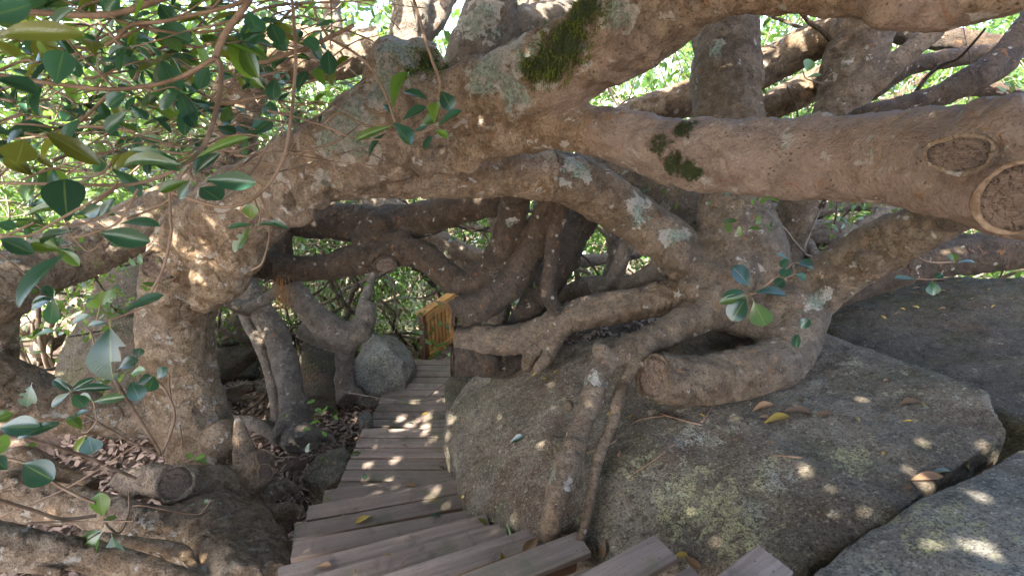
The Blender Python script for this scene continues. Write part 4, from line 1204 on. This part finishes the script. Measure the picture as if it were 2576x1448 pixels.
branch('slim twigs with hanging dark oval leaves beside the lichened limb',
    [Z([(2560,420),(2300,570),(2080,640),(1800,720),(1600,740),(1400,650)], 2.3, 3.2), Z([(1600,390),(1720,410),(1880,455),(2100,390),(2300,310),(2560,180)], 2.4, 5.2), Z([(1690,540),(1900,550),(2100,490)], 2.2, 2.6), Z([(2390,-40),(2400,160),(2390,300),(2395,360)], 2.2, 2), Z([(1950,680),(1930,560),(1900,480)], 2.25, 2)],
    [(825,125,830,190,34,2.15),(690,197,687,252,34,2.2),(678,255,684,295,30,2.2),(665,222,628,197,20,2.15,Yl),(818,215,790,170,25,2.2,Yl),(748,230,768,175,25,2.2),(548,318,592,340,34,2.2),(440,262,472,280,28,2.2),(655,150,645,110,22,2.2,Yl),(760,40,800,10,30,2.2,Yl),(790,70,840,60,24,2.2),(800,130,770,95,34,2.2),(720,130,690,100,28,2.3),(590,120,650,85,24,2.2)])
branch('twig with a big pale leaf and long leaves crossing before the left limb',
    [Z([(-30,340),(200,350),(400,250),(790,20),(860,-60)], 1.25, 3.4, oy=471.7), Z([(1010,60),(700,230),(500,270),(370,250)], 1.3, 2.6, oy=471.7), Z([(560,300),(530,360),(690,320),(860,240),(1000,10)], 1.2, 3.2, oy=471.7), Z([(530,360),(640,460),(760,380)], 1.2, 2.2, oy=471.7)],
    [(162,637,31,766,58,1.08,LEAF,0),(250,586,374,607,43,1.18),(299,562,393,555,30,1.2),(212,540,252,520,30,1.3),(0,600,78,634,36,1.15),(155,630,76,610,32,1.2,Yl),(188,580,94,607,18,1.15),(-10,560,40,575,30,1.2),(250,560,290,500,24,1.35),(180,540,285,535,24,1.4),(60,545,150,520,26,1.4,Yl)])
branch('grey twig dangling before the sawn stub with three drooping leaves, one half eaten',
    [Z([(1228,-40),(1235,200),(1240,350),(1180,600),(1080,780)], 1.9, 3.2, oy=471.7), Z([(1080,790),(1060,850),(900,920),(790,960)], 1.7, 2.8, oy=471.7), Z([(790,960),(800,1000)], 1.65, 2.2, oy=471.7)],
    [(310,782,416,747,31,1.65),(276,825,280,957,82,1.62,LEAF,'bite'),(270,812,212,815,15,1.68)])
# shoots growing from the base of the gnarled tree
Q = dict(oy=945.2)
branch('', [Z([(1160,570),(1080,420,-.1),(950,220,-.25),(830,30,-.45)], 3.6, 4, **Q)], [(78,970,66,1024,36,2.9,LEAF,'bite2'),(330,960,352,1005,36,3.2),(345,965,382,945,22,3.2),(300,925,345,905,30,3.2),(330,940,365,930,20,3.2,Yl),(345,900,352,875,24,3.25,LEAF)], parent=A)
branch('', [Z([(1170,560),(1240,400),(1260,250),(1180,80),(1090,0)], 3.6, 3, **Q), Z([(1180,565),(1250,300),(1228,100),(1225,-20)], 3.65, 2.2, **Q), Z([(1300,540),(1320,470),(1300,350)], 3.7, 1.6, **Q)], [(388,945,372,985,30,3.4),(395,950,420,925,24,3.45)], parent=A)
branch('', [Z([(1150,575),(900,450,-.2),(700,330,-.4),(610,280,-.5)], 3.6, 3, **Q), Z([(700,330),(680,200),(660,170)], 3.15, 2, **Q), Z([(700,330),(640,400),(590,410)], 3.15, 1.8, **Q)], [(236,1010,314,998,21,3.1),(232,1008,200,994,20,3.1,Yl),(225,1032,171,1050,24,3.1),(205,1080,171,1045,24,3.12,Yl),(222,1098,234,1139,40,3.05),(216,1095,194,1132,18,3.1,Yl)], parent=A)
branch('', [Z([(980,740),(700,610,-.3),(400,510,-.6),(150,440,-.8),(-20,425,-.9)], 3.4, 4, **Q), Z([(520,150),(500,110),(470,60)], 3.0, 2, **Q)], [(0,1075,99,1072,44,2.4),(38,1104,137,1062,24,2.4),(-25,1122,28,1115,42,2.4,Yl),(-15,1058,30,1040,28,2.4,Yl),(57,1165,130,1206,58,2.3,LEAF,0),(178,985,132,952,18,2.9),(180,980,234,951,16,2.9),(184,982,279,974,18,2.88),(176,988,134,1022,22,2.9),(182,992,214,1022,30,2.9),(20,1180,-20,1150,30,2.3)], parent=A)
branch('', [Z([(700,1010),(450,1035,-.1),(200,960,-.3),(-30,890,-.5)], 3.1, 4.5, **Q), Z([(-30,580),(200,640),(450,810),(690,920)], 2.9, 3.5, **Q)], [], parent=A)
branch('', [Z([(-30,1030),(500,800),(1000,490)], 3.1, 2.2, **Q), Z([(200,1060),(600,1052),(970,1052)], 2.95, 2.0, **Q)], [], parent=A)
branch('', [Z([(935,850),(930,1000,-.1),(870,1130,-.3),(800,1100,-.35),(745,1030,-.4)], 3.4, 2.6, **Q), Z([(960,940),(1050,940),(1400,1000),(1480,960),(1530,890)], 3.45, 2.4, **Q), Z([(1340,620),(1390,600),(1430,570)], 3.6, 1.4, **Q)],
       [(259,1296,250,1238,34,2.95,Yl),(256,1332,180,1380,32,2.9,Yl),(254,1340,211,1418,40,2.88,Yl),(283,1350,296,1418,43,2.9),(488,1154,470,1140,10,3.6,Yl),(488,1155,515,1145,12,3.6,Yl),(488,1158,522,1160,10,3.6,Yl),(516,1268,522,1255,12,3.45,Yl),(262,1308,292,1298,12,2.95,Yl)], parent=A)
branch('', [Z([(690,1150),(655,1040),(620,1010)], 3.0, 2, oy=471.7), Z([(680,1030),(720,870),(725,830)], 3.0, 2, oy=471.7)], [(250,775,228,755,36,3.0,Yl),(252,770,282,728,30,3.0,Yl,'bite2'),(235,792,177,815,24,3.0),(142,830,70,846,28,2.9,Yl),(255,765,278,768,20,3.0,Yl),(225,850,208,858,14,3.0,Yl)], parent=A)
# sprigs in front of the stout tree
branch('small twig with six blue-green oval leaves before the stout trunk',
    [Z([(720,660),(640,730),(560,770),(545,760)], 2.9, 3.2, ox=1695.5, oy=471.7)],
    [(1885,718,1845,670,44,2.85,LEAF,0),(1900,734,1980,737,29,2.85),(1876,732,1820,742,20,2.86),(1876,744,1812,760,20,2.86),(1876,750,1840,806,44,2.83),(1897,760,1926,820,46,2.84,LEAF,0)])
branch('spray of small round leaves where the tan arm leaves the stout trunk',
    [Z([(700,680),(800,600),(860,550),(900,550)], 3.0, 2, ox=1695.5, oy=471.7), Z([(860,560),(870,620),(800,660)], 3.0, 1.6, ox=1695.5, oy=471.7)],
    [(1984,652,1952,641,22,3.0),(2008,659,2044,664,20,3.0),(2008,664,2050,678,20,3.0),(1987,673,1968,696,24,3.0),(2001,690,2029,701,20,3.0),(1973,701,1952,718,26,3.0),(1984,650,1965,672,22,3.02)])
branch('pair of leaves on a thread-thin twig below the tan arm',
    [Z([(820,1020),(900,1055),(915,1000)], 3.2, 1.4, ox=1695.5, oy=471.7)], [(2012,828,2034,802,22,3.2),(2008,840,2001,873,19,3.2)])
branch('thin twig with narrow leaves above the mossy boulder ledge',
    [Z([(1770,420),(1770,500),(1860,540),(2030,540)], 3.3, 2, ox=1695.5, oy=471.7), Z([(1950,600),(1900,660),(1750,660)], 3.3, 1.8, ox=1695.5, oy=471.7)],
    [(2408,659,2464,656,14,3.3),(2401,658,2394,638,18,3.3,Yl),(2303,702,2250,701,16,3.3),(2345,708,2350,742,25,3.3),(2350,700,2372,688,16,3.3)])
branch('lone round bright leaf on a thin twig right of the upright trunk',
    [Z([(1080,605),(960,570),(935,520)], 3.6, 1.6, ox=1695.5)], [(2030,180,2036,150,28,3.6,Yl),(2030,196,2066,190,12,3.6,Yl)])
# filler branches making the tangle in the upper left
rnd = random.Random(5)
def filler(n, box, dr, group, label, nl=(5, 9), rr=(2.2, 4.0), lsz=(52, 80)):
    for i in range(n):
        x0 = rnd.uniform(box[0], box[1]); y0 = rnd.uniform(box[2], box[3]); d = rnd.uniform(*dr)
        ang = rnd.uniform(-0.7, 0.9) + (math.pi if rnd.random() < 0.55 else 0)
        ln = rnd.uniform(120, 300) * 2.2 / d
        pts = []
        for k in range(5):
            t_ = k / 4
            pts.append((x0 + math.cos(ang) * ln * (t_ - .3) + rnd.gauss(0, 9), y0 + math.sin(ang) * ln * (t_ - .3) * .7 + 30 * t_ * t_ + rnd.gauss(0, 7), d + rnd.uniform(-.06, .06), (rnd.uniform(*rr) * (1 - .55 * t_)) * 2.2 / d))
        root = thing('leafy_branch', P(*pts[0][:3]), label, 'branch', group)
        link('stem', tube_mesh('stem', limb_pts(pts), 6, 0.6, 1.5), TWIG, root)
        for k in range(rnd.randint(*nl)):
            t_ = 1.0 if k < 4 else rnd.uniform(0.35, 0.95)
            i_ = min(3, int(t_ * 4)); f_ = t_ * 4 - i_
            bx = pts[i_][0] * (1 - f_) + pts[i_ + 1][0] * f_; by = pts[i_][1] * (1 - f_) + pts[i_ + 1][1] * f_; bd = pts[i_][2] * (1 - f_) + pts[i_ + 1][2] * f_
            L_ = rnd.uniform(*lsz) * 2.2 / d
            an = rnd.uniform(0, 2 * math.pi)
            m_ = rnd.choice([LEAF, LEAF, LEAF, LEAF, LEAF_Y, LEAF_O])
            a_ = P(bx, by, bd)
            dirv = (P(bx + math.cos(an) * L_, by + math.sin(an) * L_ * 0.8, bd) - a_) + Vector((rnd.gauss(0, .03), rnd.gauss(0, .045), rnd.gauss(-.01, .02)))
            leaf_at(root, a_, a_ + dirv, dirv.length * rnd.uniform(.38, .52), m_, Vector((rnd.gauss(0, .5), rnd.gauss(-.45, .5), 1)))
filler(52, (-40, 640, -20, 340), (1.8, 3.4), 'twigs of the upper left tangle', 'leafy brown twig in the dense tangle left of the arching limb')
filler(26, (-40, 800, -20, 420), (3.2, 5.0), 'shaded twigs deep in the left tangle', 'shaded leafy twig deep inside the tangle behind the left limb', nl=(7, 11), rr=(3, 6), lsz=(50, 80))
filler(10, (560, 930, 0, 240), (2.6, 3.6), 'twigs above the lichened limb', 'leafy twig in front of the dark limb above the lichened bend', nl=(4, 7))
filler(9, (-40, 260, 330, 640), (1.9, 3.2), 'twigs before the left limb', 'leafy twig hanging across the limb that leaves the picture low on the left', nl=(4, 7))
# bare twigs across the same tangle
tw = 0
for i in range(150):
    x0, y0, d = rnd.uniform(-40, 900), rnd.uniform(-10, 430), rnd.uniform(2.2, 4.8)
    ang = rnd.uniform(-0.9, 0.9); ln = rnd.uniform(150, 420)
    pts = [(x0 + math.cos(ang) * ln * (k / 4 - .5) + rnd.gauss(0, 10), y0 + math.sin(ang) * ln * (k / 4 - .5) + rnd.gauss(0, 10), d + rnd.uniform(-.1, .1), rnd.uniform(1.8, 5.5) * 2.2 / d * (1 - .12 * k)) for k in range(5)]
    o = link('bare_twig', tube_mesh('bare_twig', limb_pts(pts), 6, 0.8, 1.5), TWIG if i % 3 else STEM)
    tag(o, 'thin bare twig woven through the leafy tangle left of the arching limb', 'twig', 'bare twigs of the upper left tangle')

# ================================================================== unseen canopy overhead (tree crowns shaped to block and dapple the sun)
# where the leaf roof is thinned to put sun on chosen ground spots (x, y, radius, openness)
GAPS = ((-1.2, 4.8, 1.5, .92), (-2.4, 5.4, 1.1, .95), (-1.0, 6.9, 1.2, .8), (3.0, 2.6, 1.0, .75), (1.5, 3.4, .5, .4), (-0.8, 3.6, .7, .45), (3.6, 5.4, 1.0, .6), (-4.5, 7.0, 1.0, .6), (0.3, 5.0, .6, .3))
def canopy(parent, lai, seed, xr, yr):
    g = np.random.default_rng(seed)
    n = int((xr[1] - xr[0]) * (yr[1] - yr[0]) * lai / 0.0145)
    x = g.uniform(*xr, n); y = g.uniform(*yr, n)
    zlo = np.maximum(5.0, 3.35 + 0.19 * np.maximum(y, 0) + 0.9)
    # boughs: leaves gather in layers
    z = zlo + 2.0 * (np.floor(g.uniform(0, 5, n)) / 5) + g.normal(size=n) * .12 + .25 * pnoise(np.stack([x, y, x * 0], 1))
    sx, sy = x - TO_SUN.x / TO_SUN.z * (z - .3), y - TO_SUN.y / TO_SUN.z * (z - .3)
    op = np.full(n, 0.0)
    for cx, cy, r, a_ in GAPS:
        op = np.maximum(op, a_ * np.exp(-((sx - cx) ** 2 + (sy - cy) ** 2) / r ** 2))
    op = np.where(sy > 7.5, np.maximum(op, np.where(sx > -2.6, .95, .4)), op)
    # holes cut along the sun direction to throw dapples
    q_ = np.stack([sx, sy, 0 * sx], 1)
    shaft = 0.70 * pnoise(q_ * 6.5) + 0.50 * pnoise(q_ * 3.1 + 7)
    ok = (shaft < 0.33 - 0.42 * op) & (z > 3.35 + 0.165 * np.maximum(y, 0) + 0.5)
    # leaves dropped to let more sun onto the thicket beyond
    ok &= g.random(n) > np.where(sy > 7.6, np.where(sx > -2.8, .8, .35), 0)
    p = np.stack([x, y, z], 1)[ok]
    n = len(p)
    d = g.normal(size=(n, 3)); d[:, 2] = d[:, 2] * .4 - .15
    nr = g.normal(size=(n, 3)) * .45; nr[:, 2] += .8; nr += np.array(TO_SUN) * .5
    L_ = g.uniform(.16, .26, n)
    leaf_cloud('crown', p, d, nr, L_, L_ * .5, LEAF_CAN, parent)
canopy(A, 8.5, 1, (-7.5, 0.0), (-5.5, 6.6))
canopy(B, 8.5, 2, (0.0, 3.0), (-5.5, 6.6))
canopy(D, 4.5, 3, (-8.5, -1.0), (6.0, 10.5))  # unseen crown added to shade the thicket on the left
# limbs carrying the crowns, above the frame
organic('limb', [[(P(1900,-45,2.05), .11), (Vector((1.2,1.4,4.6)), .10), (Vector((0.4,0.2,5.2)), .08), (Vector((-1.5,-1.2,5.8)), .06), (Vector((-3.5,-2.5,6.2)), .03)],
    [(Vector((0.4,0.2,5.2)), .07), (Vector((-1.5,1.5,5.6)), .06), (Vector((-3.4,2.5,6.0)), .04), (Vector((-5.5,3.0,6.2)), .02)]], BARK_A, A, voxel=0.03, smooth=2)
organic('limb', [[(P(1810,-160,4.3), .24), (Vector((2.0,5.0,5.6)), .2), (Vector((2.2,4.2,6.3)), .13), (Vector((3.0,2.0,6.6)), .09), (Vector((3.5,-1,6.8)), .06), (Vector((3.0,-4,7.0)), .03)],
    [(Vector((2.2,4.2,6.3)), .1), (Vector((3.8,4.8,6.6)), .08), (Vector((5.5,4.0,6.8)), .04)]], BARK_B, B, voxel=0.03, smooth=2)

# ================================================================== thicket beyond
def shrub(X, Y_, h, r, nleaf, label, group, seed, lsz=(.06, .10), nst=8, lo=0.05):
    g = np.random.default_rng(seed)
    zg = float(height(np.array([X]), np.array([Y_]))[0]) - 0.05
    root = thing('thicket_tree', (X, Y_, zg), label, 'tree', group)
    tips = []
    for i in range(nst):
        a = g.uniform(0, 2 * np.pi)
        pts = [(Vector((X + .1 * math.cos(a), Y_ + .1 * math.sin(a), zg)), g.uniform(.014, .038))]
        cur = np.array([X + .1 * math.cos(a), Y_ + .1 * math.sin(a), zg])
        dirv = np.array([math.cos(a) * .45, math.sin(a) * .45, 1.0])
        nseg = 7
        for k in range(nseg):
            dirv = dirv + g.normal(size=3) * .38
            dirv[2] = max(dirv[2], 0.25)
            dirv /= np.linalg.norm(dirv)
            cur = cur + dirv * h / nseg * 1.05
            pts.append((Vector(cur), pts[0][1] * (1 - .8 * (k + 1) / nseg)))
            tips.append(cur.copy())
        link('trunk', tube_mesh('trunk', pts, 6, 0.6, 5.0), STEM, root)
        for b in range(3):
            j = g.integers(1, nseg)
            s0 = np.array(pts[j][0]); e = s0 + g.normal(size=3) * np.array([.5, .5, .35]) + np.array([0, 0, .15])
            mid_ = (s0 + e) / 2 + g.normal(size=3) * .08
            link('twig', tube_mesh('twig', [(Vector(s0), .010), (Vector(mid_), .007), (Vector(e), .004)], 4, 0.5, 9.0), STEM, root)
            tips.append(e)
    tips = np.array(tips)
    ncl = max(6, nleaf // 14)
    c = tips[g.integers(0, len(tips), ncl)] + g.normal(size=(ncl, 3)) * np.array([.45, .45, .38]) * r
    p = np.repeat(c, 14, 0) + g.normal(size=(ncl * 14, 3)) * .11
    p = p[p[:, 2] > zg + lo]
    n = len(p)
    d = g.normal(size=(n, 3))
    nr = g.normal(size=(n, 3)) * .7; nr[:, 2] += .7; nr[:, 1] -= .2
    L_ = g.uniform(*lsz, n)
    leaf_cloud('crown', p, d, nr, L_, L_ * .5, LEAF_MASS, root)
lab_t = 'thin-stemmed leafy tree in the sunlit thicket beyond the boardwalk'
spots_t = []
g = np.random.default_rng(21)
for i, X in enumerate(np.linspace(-7.6, 7.0, 17)):
    spots_t.append((X + g.uniform(-.3, .3), 8.2 + g.uniform(-.4, .9) + 0.02 * X * X))
for i, X in enumerate(np.linspace(-9.5, 9.5, 15)):
    spots_t.append((X + g.uniform(-.4, .4), 10.6 + g.uniform(-.6, 1.0)))
for i, (X, Y_) in enumerate(spots_t):
    if -0.9 < X < 0.1 and Y_ < 9.0:
        Y_ += 1.0
    shrub(X, Y_, 5.2 + g.uniform(0, 1.4) + 0.3 * (Y_ - 8), 1.0, 2400, lab_t, 'thicket trees beyond the boardwalk', 100 + i)
for i, (X, Y_, h, n_) in enumerate([(4.2, 6.6, 4.2, 1500), (5.6, 6.2, 4.2, 1500), (3.3, 7.2, 4.4, 1500), (-4.6, 6.6, 4.2, 1500), (-5.8, 5.6, 4.2, 1600), (-3.4, 7.2, 4.4, 1500)]):
    shrub(X, Y_, h, 1.0, n_, 'leafy tree pressing in from the side behind the big limbs', 'side thicket trees', 300 + i)
for i, X in enumerate(np.linspace(-18, 18, 18)):
    shrub(X, 14.5 + g.uniform(-1, 2), 9.0, 3.4, 5200, 'pale hazy tree in the row farthest behind the thicket', 'far trees behind the thicket', 400 + i, (.18, .30), 4)

# ================================================================== litter, seedlings, fallen leaves
def scatter_litter(n, xr, yr, seed):
    g = np.random.default_rng(seed)
    x = g.uniform(*xr, n); y = g.uniform(*yr, n)
    ok = ~((x > -1.6) & (x < -0.5) & (y > 2.2)) & (fbm(np.stack([x, y, x * 0], 1), 1.6, 2) > -0.25)
    x, y = x[ok], y[ok]
    z = height(x, y) + g.uniform(0.004, 0.03, len(x))
    d = g.normal(size=(len(x), 3)); d[:, 2] *= .3
    nr = g.normal(size=(len(x), 3)) * .45; nr[:, 2] += 1
    L_ = g.uniform(.045, .11, len(x))
    return np.stack([x, y, z], 1), d, nr, L_, L_ * g.uniform(.25, .5, len(x))
p_, d_, n_, L_, W_ = scatter_litter(26000, (-4.5, 0.4), (2.2, 8.5), 31)
o = leaf_cloud('leaf_litter', p_, d_, n_, L_, W_, LITTER, None)
tag(o, 'brown dry leaf litter covering the ground left of the boardwalk', 'leaf litter')
p_, d_, n_, L_, W_ = scatter_litter(7000, (0.0, 4.5), (3.6, 7.5), 32)
o = leaf_cloud('leaf_litter', p_, d_, n_, L_, W_, LITTER, None)
tag(o, 'dry leaf litter on the raised ground behind the large boulder', 'leaf litter')
# low green ground cover in the light behind
g = np.random.default_rng(33)
x = np.concatenate([g.uniform(-6, -2.2, 7000), g.uniform(-1.7, 4, 3000)]); y = np.concatenate([g.uniform(6.0, 9.5, 7000), g.uniform(7.0, 9.5, 3000)])
z = height(x, y) + g.uniform(0, .16, len(x))
d = g.normal(size=(len(x), 3)); d[:, 2] = abs(d[:, 2])
L_ = g.uniform(.03, .07, len(x))
o = leaf_cloud('ground_cover', np.stack([x, y, z], 1), d, g.normal(size=(len(x), 3)) + [0, 0, .8], L_, L_ * .45, LEAF_MASS, None)
tag(o, 'low green seedlings and ground cover under the thicket', 'ground cover')
# woody surface roots and sticks in the litter
def stick(x0, y0, x1, y1, d0, d1, r, label, group='sticks in the leaf litter', mat=STEM):
    m_ = [(x0, y0, d0, r), (x0 * .6 + x1 * .4 + random.gauss(0, 8), y0 * .6 + y1 * .4 + random.gauss(0, 5), d0 * .6 + d1 * .4, r * .9), (x1, y1, d1, r * .6)]
    o = link('stick', tube_mesh('stick', limb_pts(m_), 6, 0.8, 1.2), mat)
    tag(o, label, 'stick', group)
def bvh_of(objs):
    V, F, off = [], [], 0
    for o in objs:
        M = o.matrix_basis
        if o.parent is not None and o.type == 'MESH' and o not in PLANKS:
            M = Matrix.Identity(4)
        co = [M @ v.co for v in o.data.vertices]
        V += co
        F += [tuple(i + off for i in p.vertices) for p in o.data.polygons]
        off += len(co)
    return BVHTree.FromPolygons(V, F)
SURF = bvh_of(PLANKS + [rock_A, rock_B, rock_C, ground])
def drop(x, y, ln_px, ang, mat, label, group=None, var=None, w=0.45, curl=0.0, name='fallen_leaf'):
    hit, nrm, _, dist = SURF.ray_cast(CAMP, RAY(x, y))
    if hit is None:
        return
    if nrm.dot(RAY(x, y)) > 0:
        nrm = -nrm
    d = (hit - CAMP).dot(Vector((0, CP, -SP)))
    a = P(x - math.cos(ang) * ln_px / 2, y - math.sin(ang) * ln_px / 2, d)
    b = P(x + math.cos(ang) * ln_px / 2, y + math.sin(ang) * ln_px / 2, d)
    x_ = b - a
    x_ = x_ - nrm * x_.dot(nrm)
    L_ = ln_px * d / FPX * 1.08
    x_ = x_.normalized() * L_
    n_ = (nrm + Vector([random.gauss(0, .12) for _ in range(3)])).normalized()
    c = hit + nrm * (0.010 + 0.012 * curl)
    o = leaf_at(None, c - x_ / 2, c + x_ / 2, L_ * w, mat, n_, var, name=name)
    tag(o, label, 'leaf', group)
FL = [  # x, y, length px, angle, material, label
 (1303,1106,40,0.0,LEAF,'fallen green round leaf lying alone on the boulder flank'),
 (917,1199,22,1.4,LEAF,'small blue-green leaf on the level plank below the rock'),
 (894,1143,30,-.3,LEAF_O,'yellow-green leaf overhanging the plank edge by the brown stone'),
 (1111,1177,18,1.2,LEAF_O,'olive leaf on the plank next to the boulder'),
 (914,1308,36,2.0,DRY_Y,'tan leaf with long stalk on the broad lower tread'),
 (1212,1313,30,1.2,LEAF_O,'yellow-green leaf standing at the tread end by the boulder'),
 (1285,1332,34,.8,LEAF_Y,'green and yellow leaf on the narrow tread end under the root'),
 (1263,1403,30,1.4,DRY_Y,'bright yellow leaf on the tread'),
 (1335,1375,60,1.8,DRY,'large brown leaf leaning on the tread below the thick root'),
 (815,1427,36,-.2,DRY,'curled brown leaf on the lowest left tread'),
 (1094,1300,26,-.4,LEAF,'dark green leaf on the worn tread end'),
 (1095,1260,18,-.2,DRY_Y,'small yellow leaf on the tread beside the boulder'),
 (1065,1238,14,-.4,LEAF_Y,'tiny pale green leaf in the middle of the tread'),
 (823,1257,14,-.5,LEAF_Y,'tiny green leaf at the left end of the first angled tread'),
 (1010,998,16,0.0,DRY,'brown leaf in the middle of the level boardwalk'),
 (1113,996,10,0.0,LEAF,'tiny green leaf near the boardwalk edge by the dark rock'),
 (1033,1066,12,0.3,LEAF,'small green leaf on the boardwalk before the step'),
 (1017,1121,12,0.3,DRY,'small brown leaf on the planks above the step'),
 (1034,1222,26,.2,DRY,'brown leaf in the sun patch on the first angled tread'),
 (1920,1027,50,.05,DRY,'dry tan leaf under the sawn limb on the boulder'),
 (1928,1052,36,0.0,DRY,'pale brown leaf in the drift below the sawn limb'),
 (1955,1058,60,-.15,DRY_Y,'orange dry leaf in the drift on the boulder'),
 (2010,1040,66,.25,DRY,'long curled pale leaf on top of the drift'),
 (2075,1043,44,.2,DRY,'silvery dry leaf at the end of the drift'),
 (2290,1015,50,0.1,DRY,'brown leaf cluster piece near the boulder ridge'),
 (1560,1143,18,1.5,DRY,'small brown leaf caught beside the thin root'),
 (1540,1090,22,1.9,LEAF_O,'yellow-green leaf caught on the thin root'),
 (1502,1157,20,1.9,LEAF_O,'green leaf sliver beside the thin root'),
 (1480,1310,36,1.3,DRY,'crumpled brown leaf at the foot of the thin root'),
 (1518,1380,40,1.6,DRY,'upright dry leaf behind the plank end'),
 (1745,1415,44,.7,DRY,'orange-brown leaf curled at the plank end by the boulder'),
 (1715,1397,30,.2,DRY_Y,'tan leaf tucked by the sawn plank corner'),
 (2470,1175,60,-.5,DRY,'large pinkish dry leaf in the crack beside the grey slab'),
 (2430,1165,40,.3,DRY_Y,'pale dry leaf beside the pinkish one in the crack'),
 (2330,1208,70,.15,DRY,'torn brown leaf bridging the crack between the boulders'),
 (2370,1190,50,-.3,LEAF_O,'long yellow leaf in the crack between the boulders'),
 (2280,1230,30,-.6,DRY,'small brown leaf stuck in the crack'),
 (1990,1035,26,.6,DRY,'red-brown leaf scrap in the drift'),
 (2365,705,30,.6,DRY,'pale dry leaf on the mossy boulder ledge'),
]
for x, y, ln, an, m_, lb in FL:
    drop(x, y, ln, an, m_, lb)
random.seed(77)
for i in range(110):    # small debris on rock, ledge and treads
    zone = random.choice(['A', 'A', 'C', 'C', 'T', 'G'])
    x, y = {'A': lambda: (random.uniform(1500, 2350), random.gauss(1030, 45)), 'C': lambda: (random.uniform(2080, 2570), random.gauss(735, 30)),
            'T': lambda: (random.uniform(850, 1350), random.uniform(940, 1440)), 'G': lambda: (random.uniform(1300, 1560), random.gauss(940, 30))}[zone]()
    lb, gp = {'A': ('small brown leaf scrap scattered on the large boulder', 'scraps on the large boulder'), 'C': ('dry leaf of the litter on the mossy boulder ledge', 'litter on the mossy ledge'),
              'T': ('tiny leaf scrap lying on the wooden planks', 'scraps on the planks'), 'G': ('dry leaf among the roots on the boulder crown', 'leaves among the roots')}[zone]
    drop(x, y, random.uniform(9, 20), random.uniform(0, 3.1), random.choice([DRY, DRY, DRY_Y]), lb, gp, w=random.uniform(.25, .5))
def twig_on(pts, r, label, mat=TWIG, group=None):
    out = []
    for x, y in pts:
        hit, nrm, _, _ = SURF.ray_cast(CAMP, RAY(x, y))
        if hit is None:
            return
        out.append((hit + Vector((0, 0, r * .8)), r))
    o = link('stick', tube_mesh('stick', out, 6, 0.6, 2.0), mat)
    tag(o, label, 'stick', group)
twig_on([(1592,1203),(1598,1190),(1650,1155),(1698,1118)], .006, 'bent brown stick lying on the boulder near a sun streak')
twig_on([(1945,1146),(1985,1149),(2018,1152)], .006, 'short pale stick lying on the lichened boulder')
twig_on([(1660,1040),(1710,1056),(1765,1070)], .006, 'forked dry twig below the sawn limb')
twig_on([(1765,1062),(1780,1040),(1800,1012)], .006, 'thicker dry twig leaning on the sawn limb underside')
twig_on([(1475,1140),(1540,1115),(1600,1060),(1680,1045)], .005, 'long thin dry twig beside the thin root')
random.seed(5)
for i in range(46):
    x, y = random.uniform(-3.2, -1.65), random.uniform(3.3, 7.0)
    a = random.uniform(0, 6.28); l = random.uniform(.2, .7); r = random.uniform(.003, .011)
    pts = []
    for k in range(4):
        xx, yy = x + math.cos(a) * l * (k / 3 - .5) + random.gauss(0, .025), y + math.sin(a) * l * (k / 3 - .5) + random.gauss(0, .025)
        xx = min(xx, -1.6)
        pts.append((Vector((xx, yy, float(height(np.array([xx]), np.array([yy]))[0]) + .025 + r)), r * (1 - .2 * k)))
    o = link('stick', tube_mesh('stick', pts, 6, 0.8, 2.0), random.choice([TWIG, STEM, STEM]))
    tag(o, 'dry stick lying in the leaf litter left of the boardwalk', 'stick', 'sticks in the leaf litter')
# seedlings in the litter by the boardwalk
def seedling(x, y, n, h, label):
    b = ON(x, y, -0.12)
    root = thing('seedling', b, label, 'seedling', None)
    tp = b + Vector((random.gauss(0, .04), random.gauss(0, .04), h))
    link('stem', tube_mesh('stem', [(b + Vector((0, 0, -.05)), .004), (b.lerp(tp, .5) + Vector((.01, 0, 0)), .0035), (tp, .0025)], 5), TWIG, root)
    for k in range(n):
        t_ = random.uniform(.4, 1)
        a = b.lerp(tp, t_)
        an = random.uniform(0, 6.28)
        dv = Vector((math.cos(an), math.sin(an), random.uniform(0, .5))).normalized() * random.uniform(.05, .09)
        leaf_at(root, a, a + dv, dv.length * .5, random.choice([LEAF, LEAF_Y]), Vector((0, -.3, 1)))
for x, y, n, h, lb in [(785,985,5,.22,'upright seedling with paired leaves before the dark upright rock'),(830,985,8,.16,'bushy little seedling at the foot of the sagging tree'),(782,1055,6,.10,'low dark-leaved seedling beside the leaning grey trunks'),(640,1165,6,.12,'seedling with narrow leaves at the base of the gnarled tree'),(690,1085,5,.10,'small seedling between the roots of the leaning grey trunks'),(850,1040,4,.08,'tiny seedling in the open litter by the boardwalk'),(1040,950,4,.08,'tiny seedling beside the dappled boulder')]:
    seedling(x, y, n, h, lb)
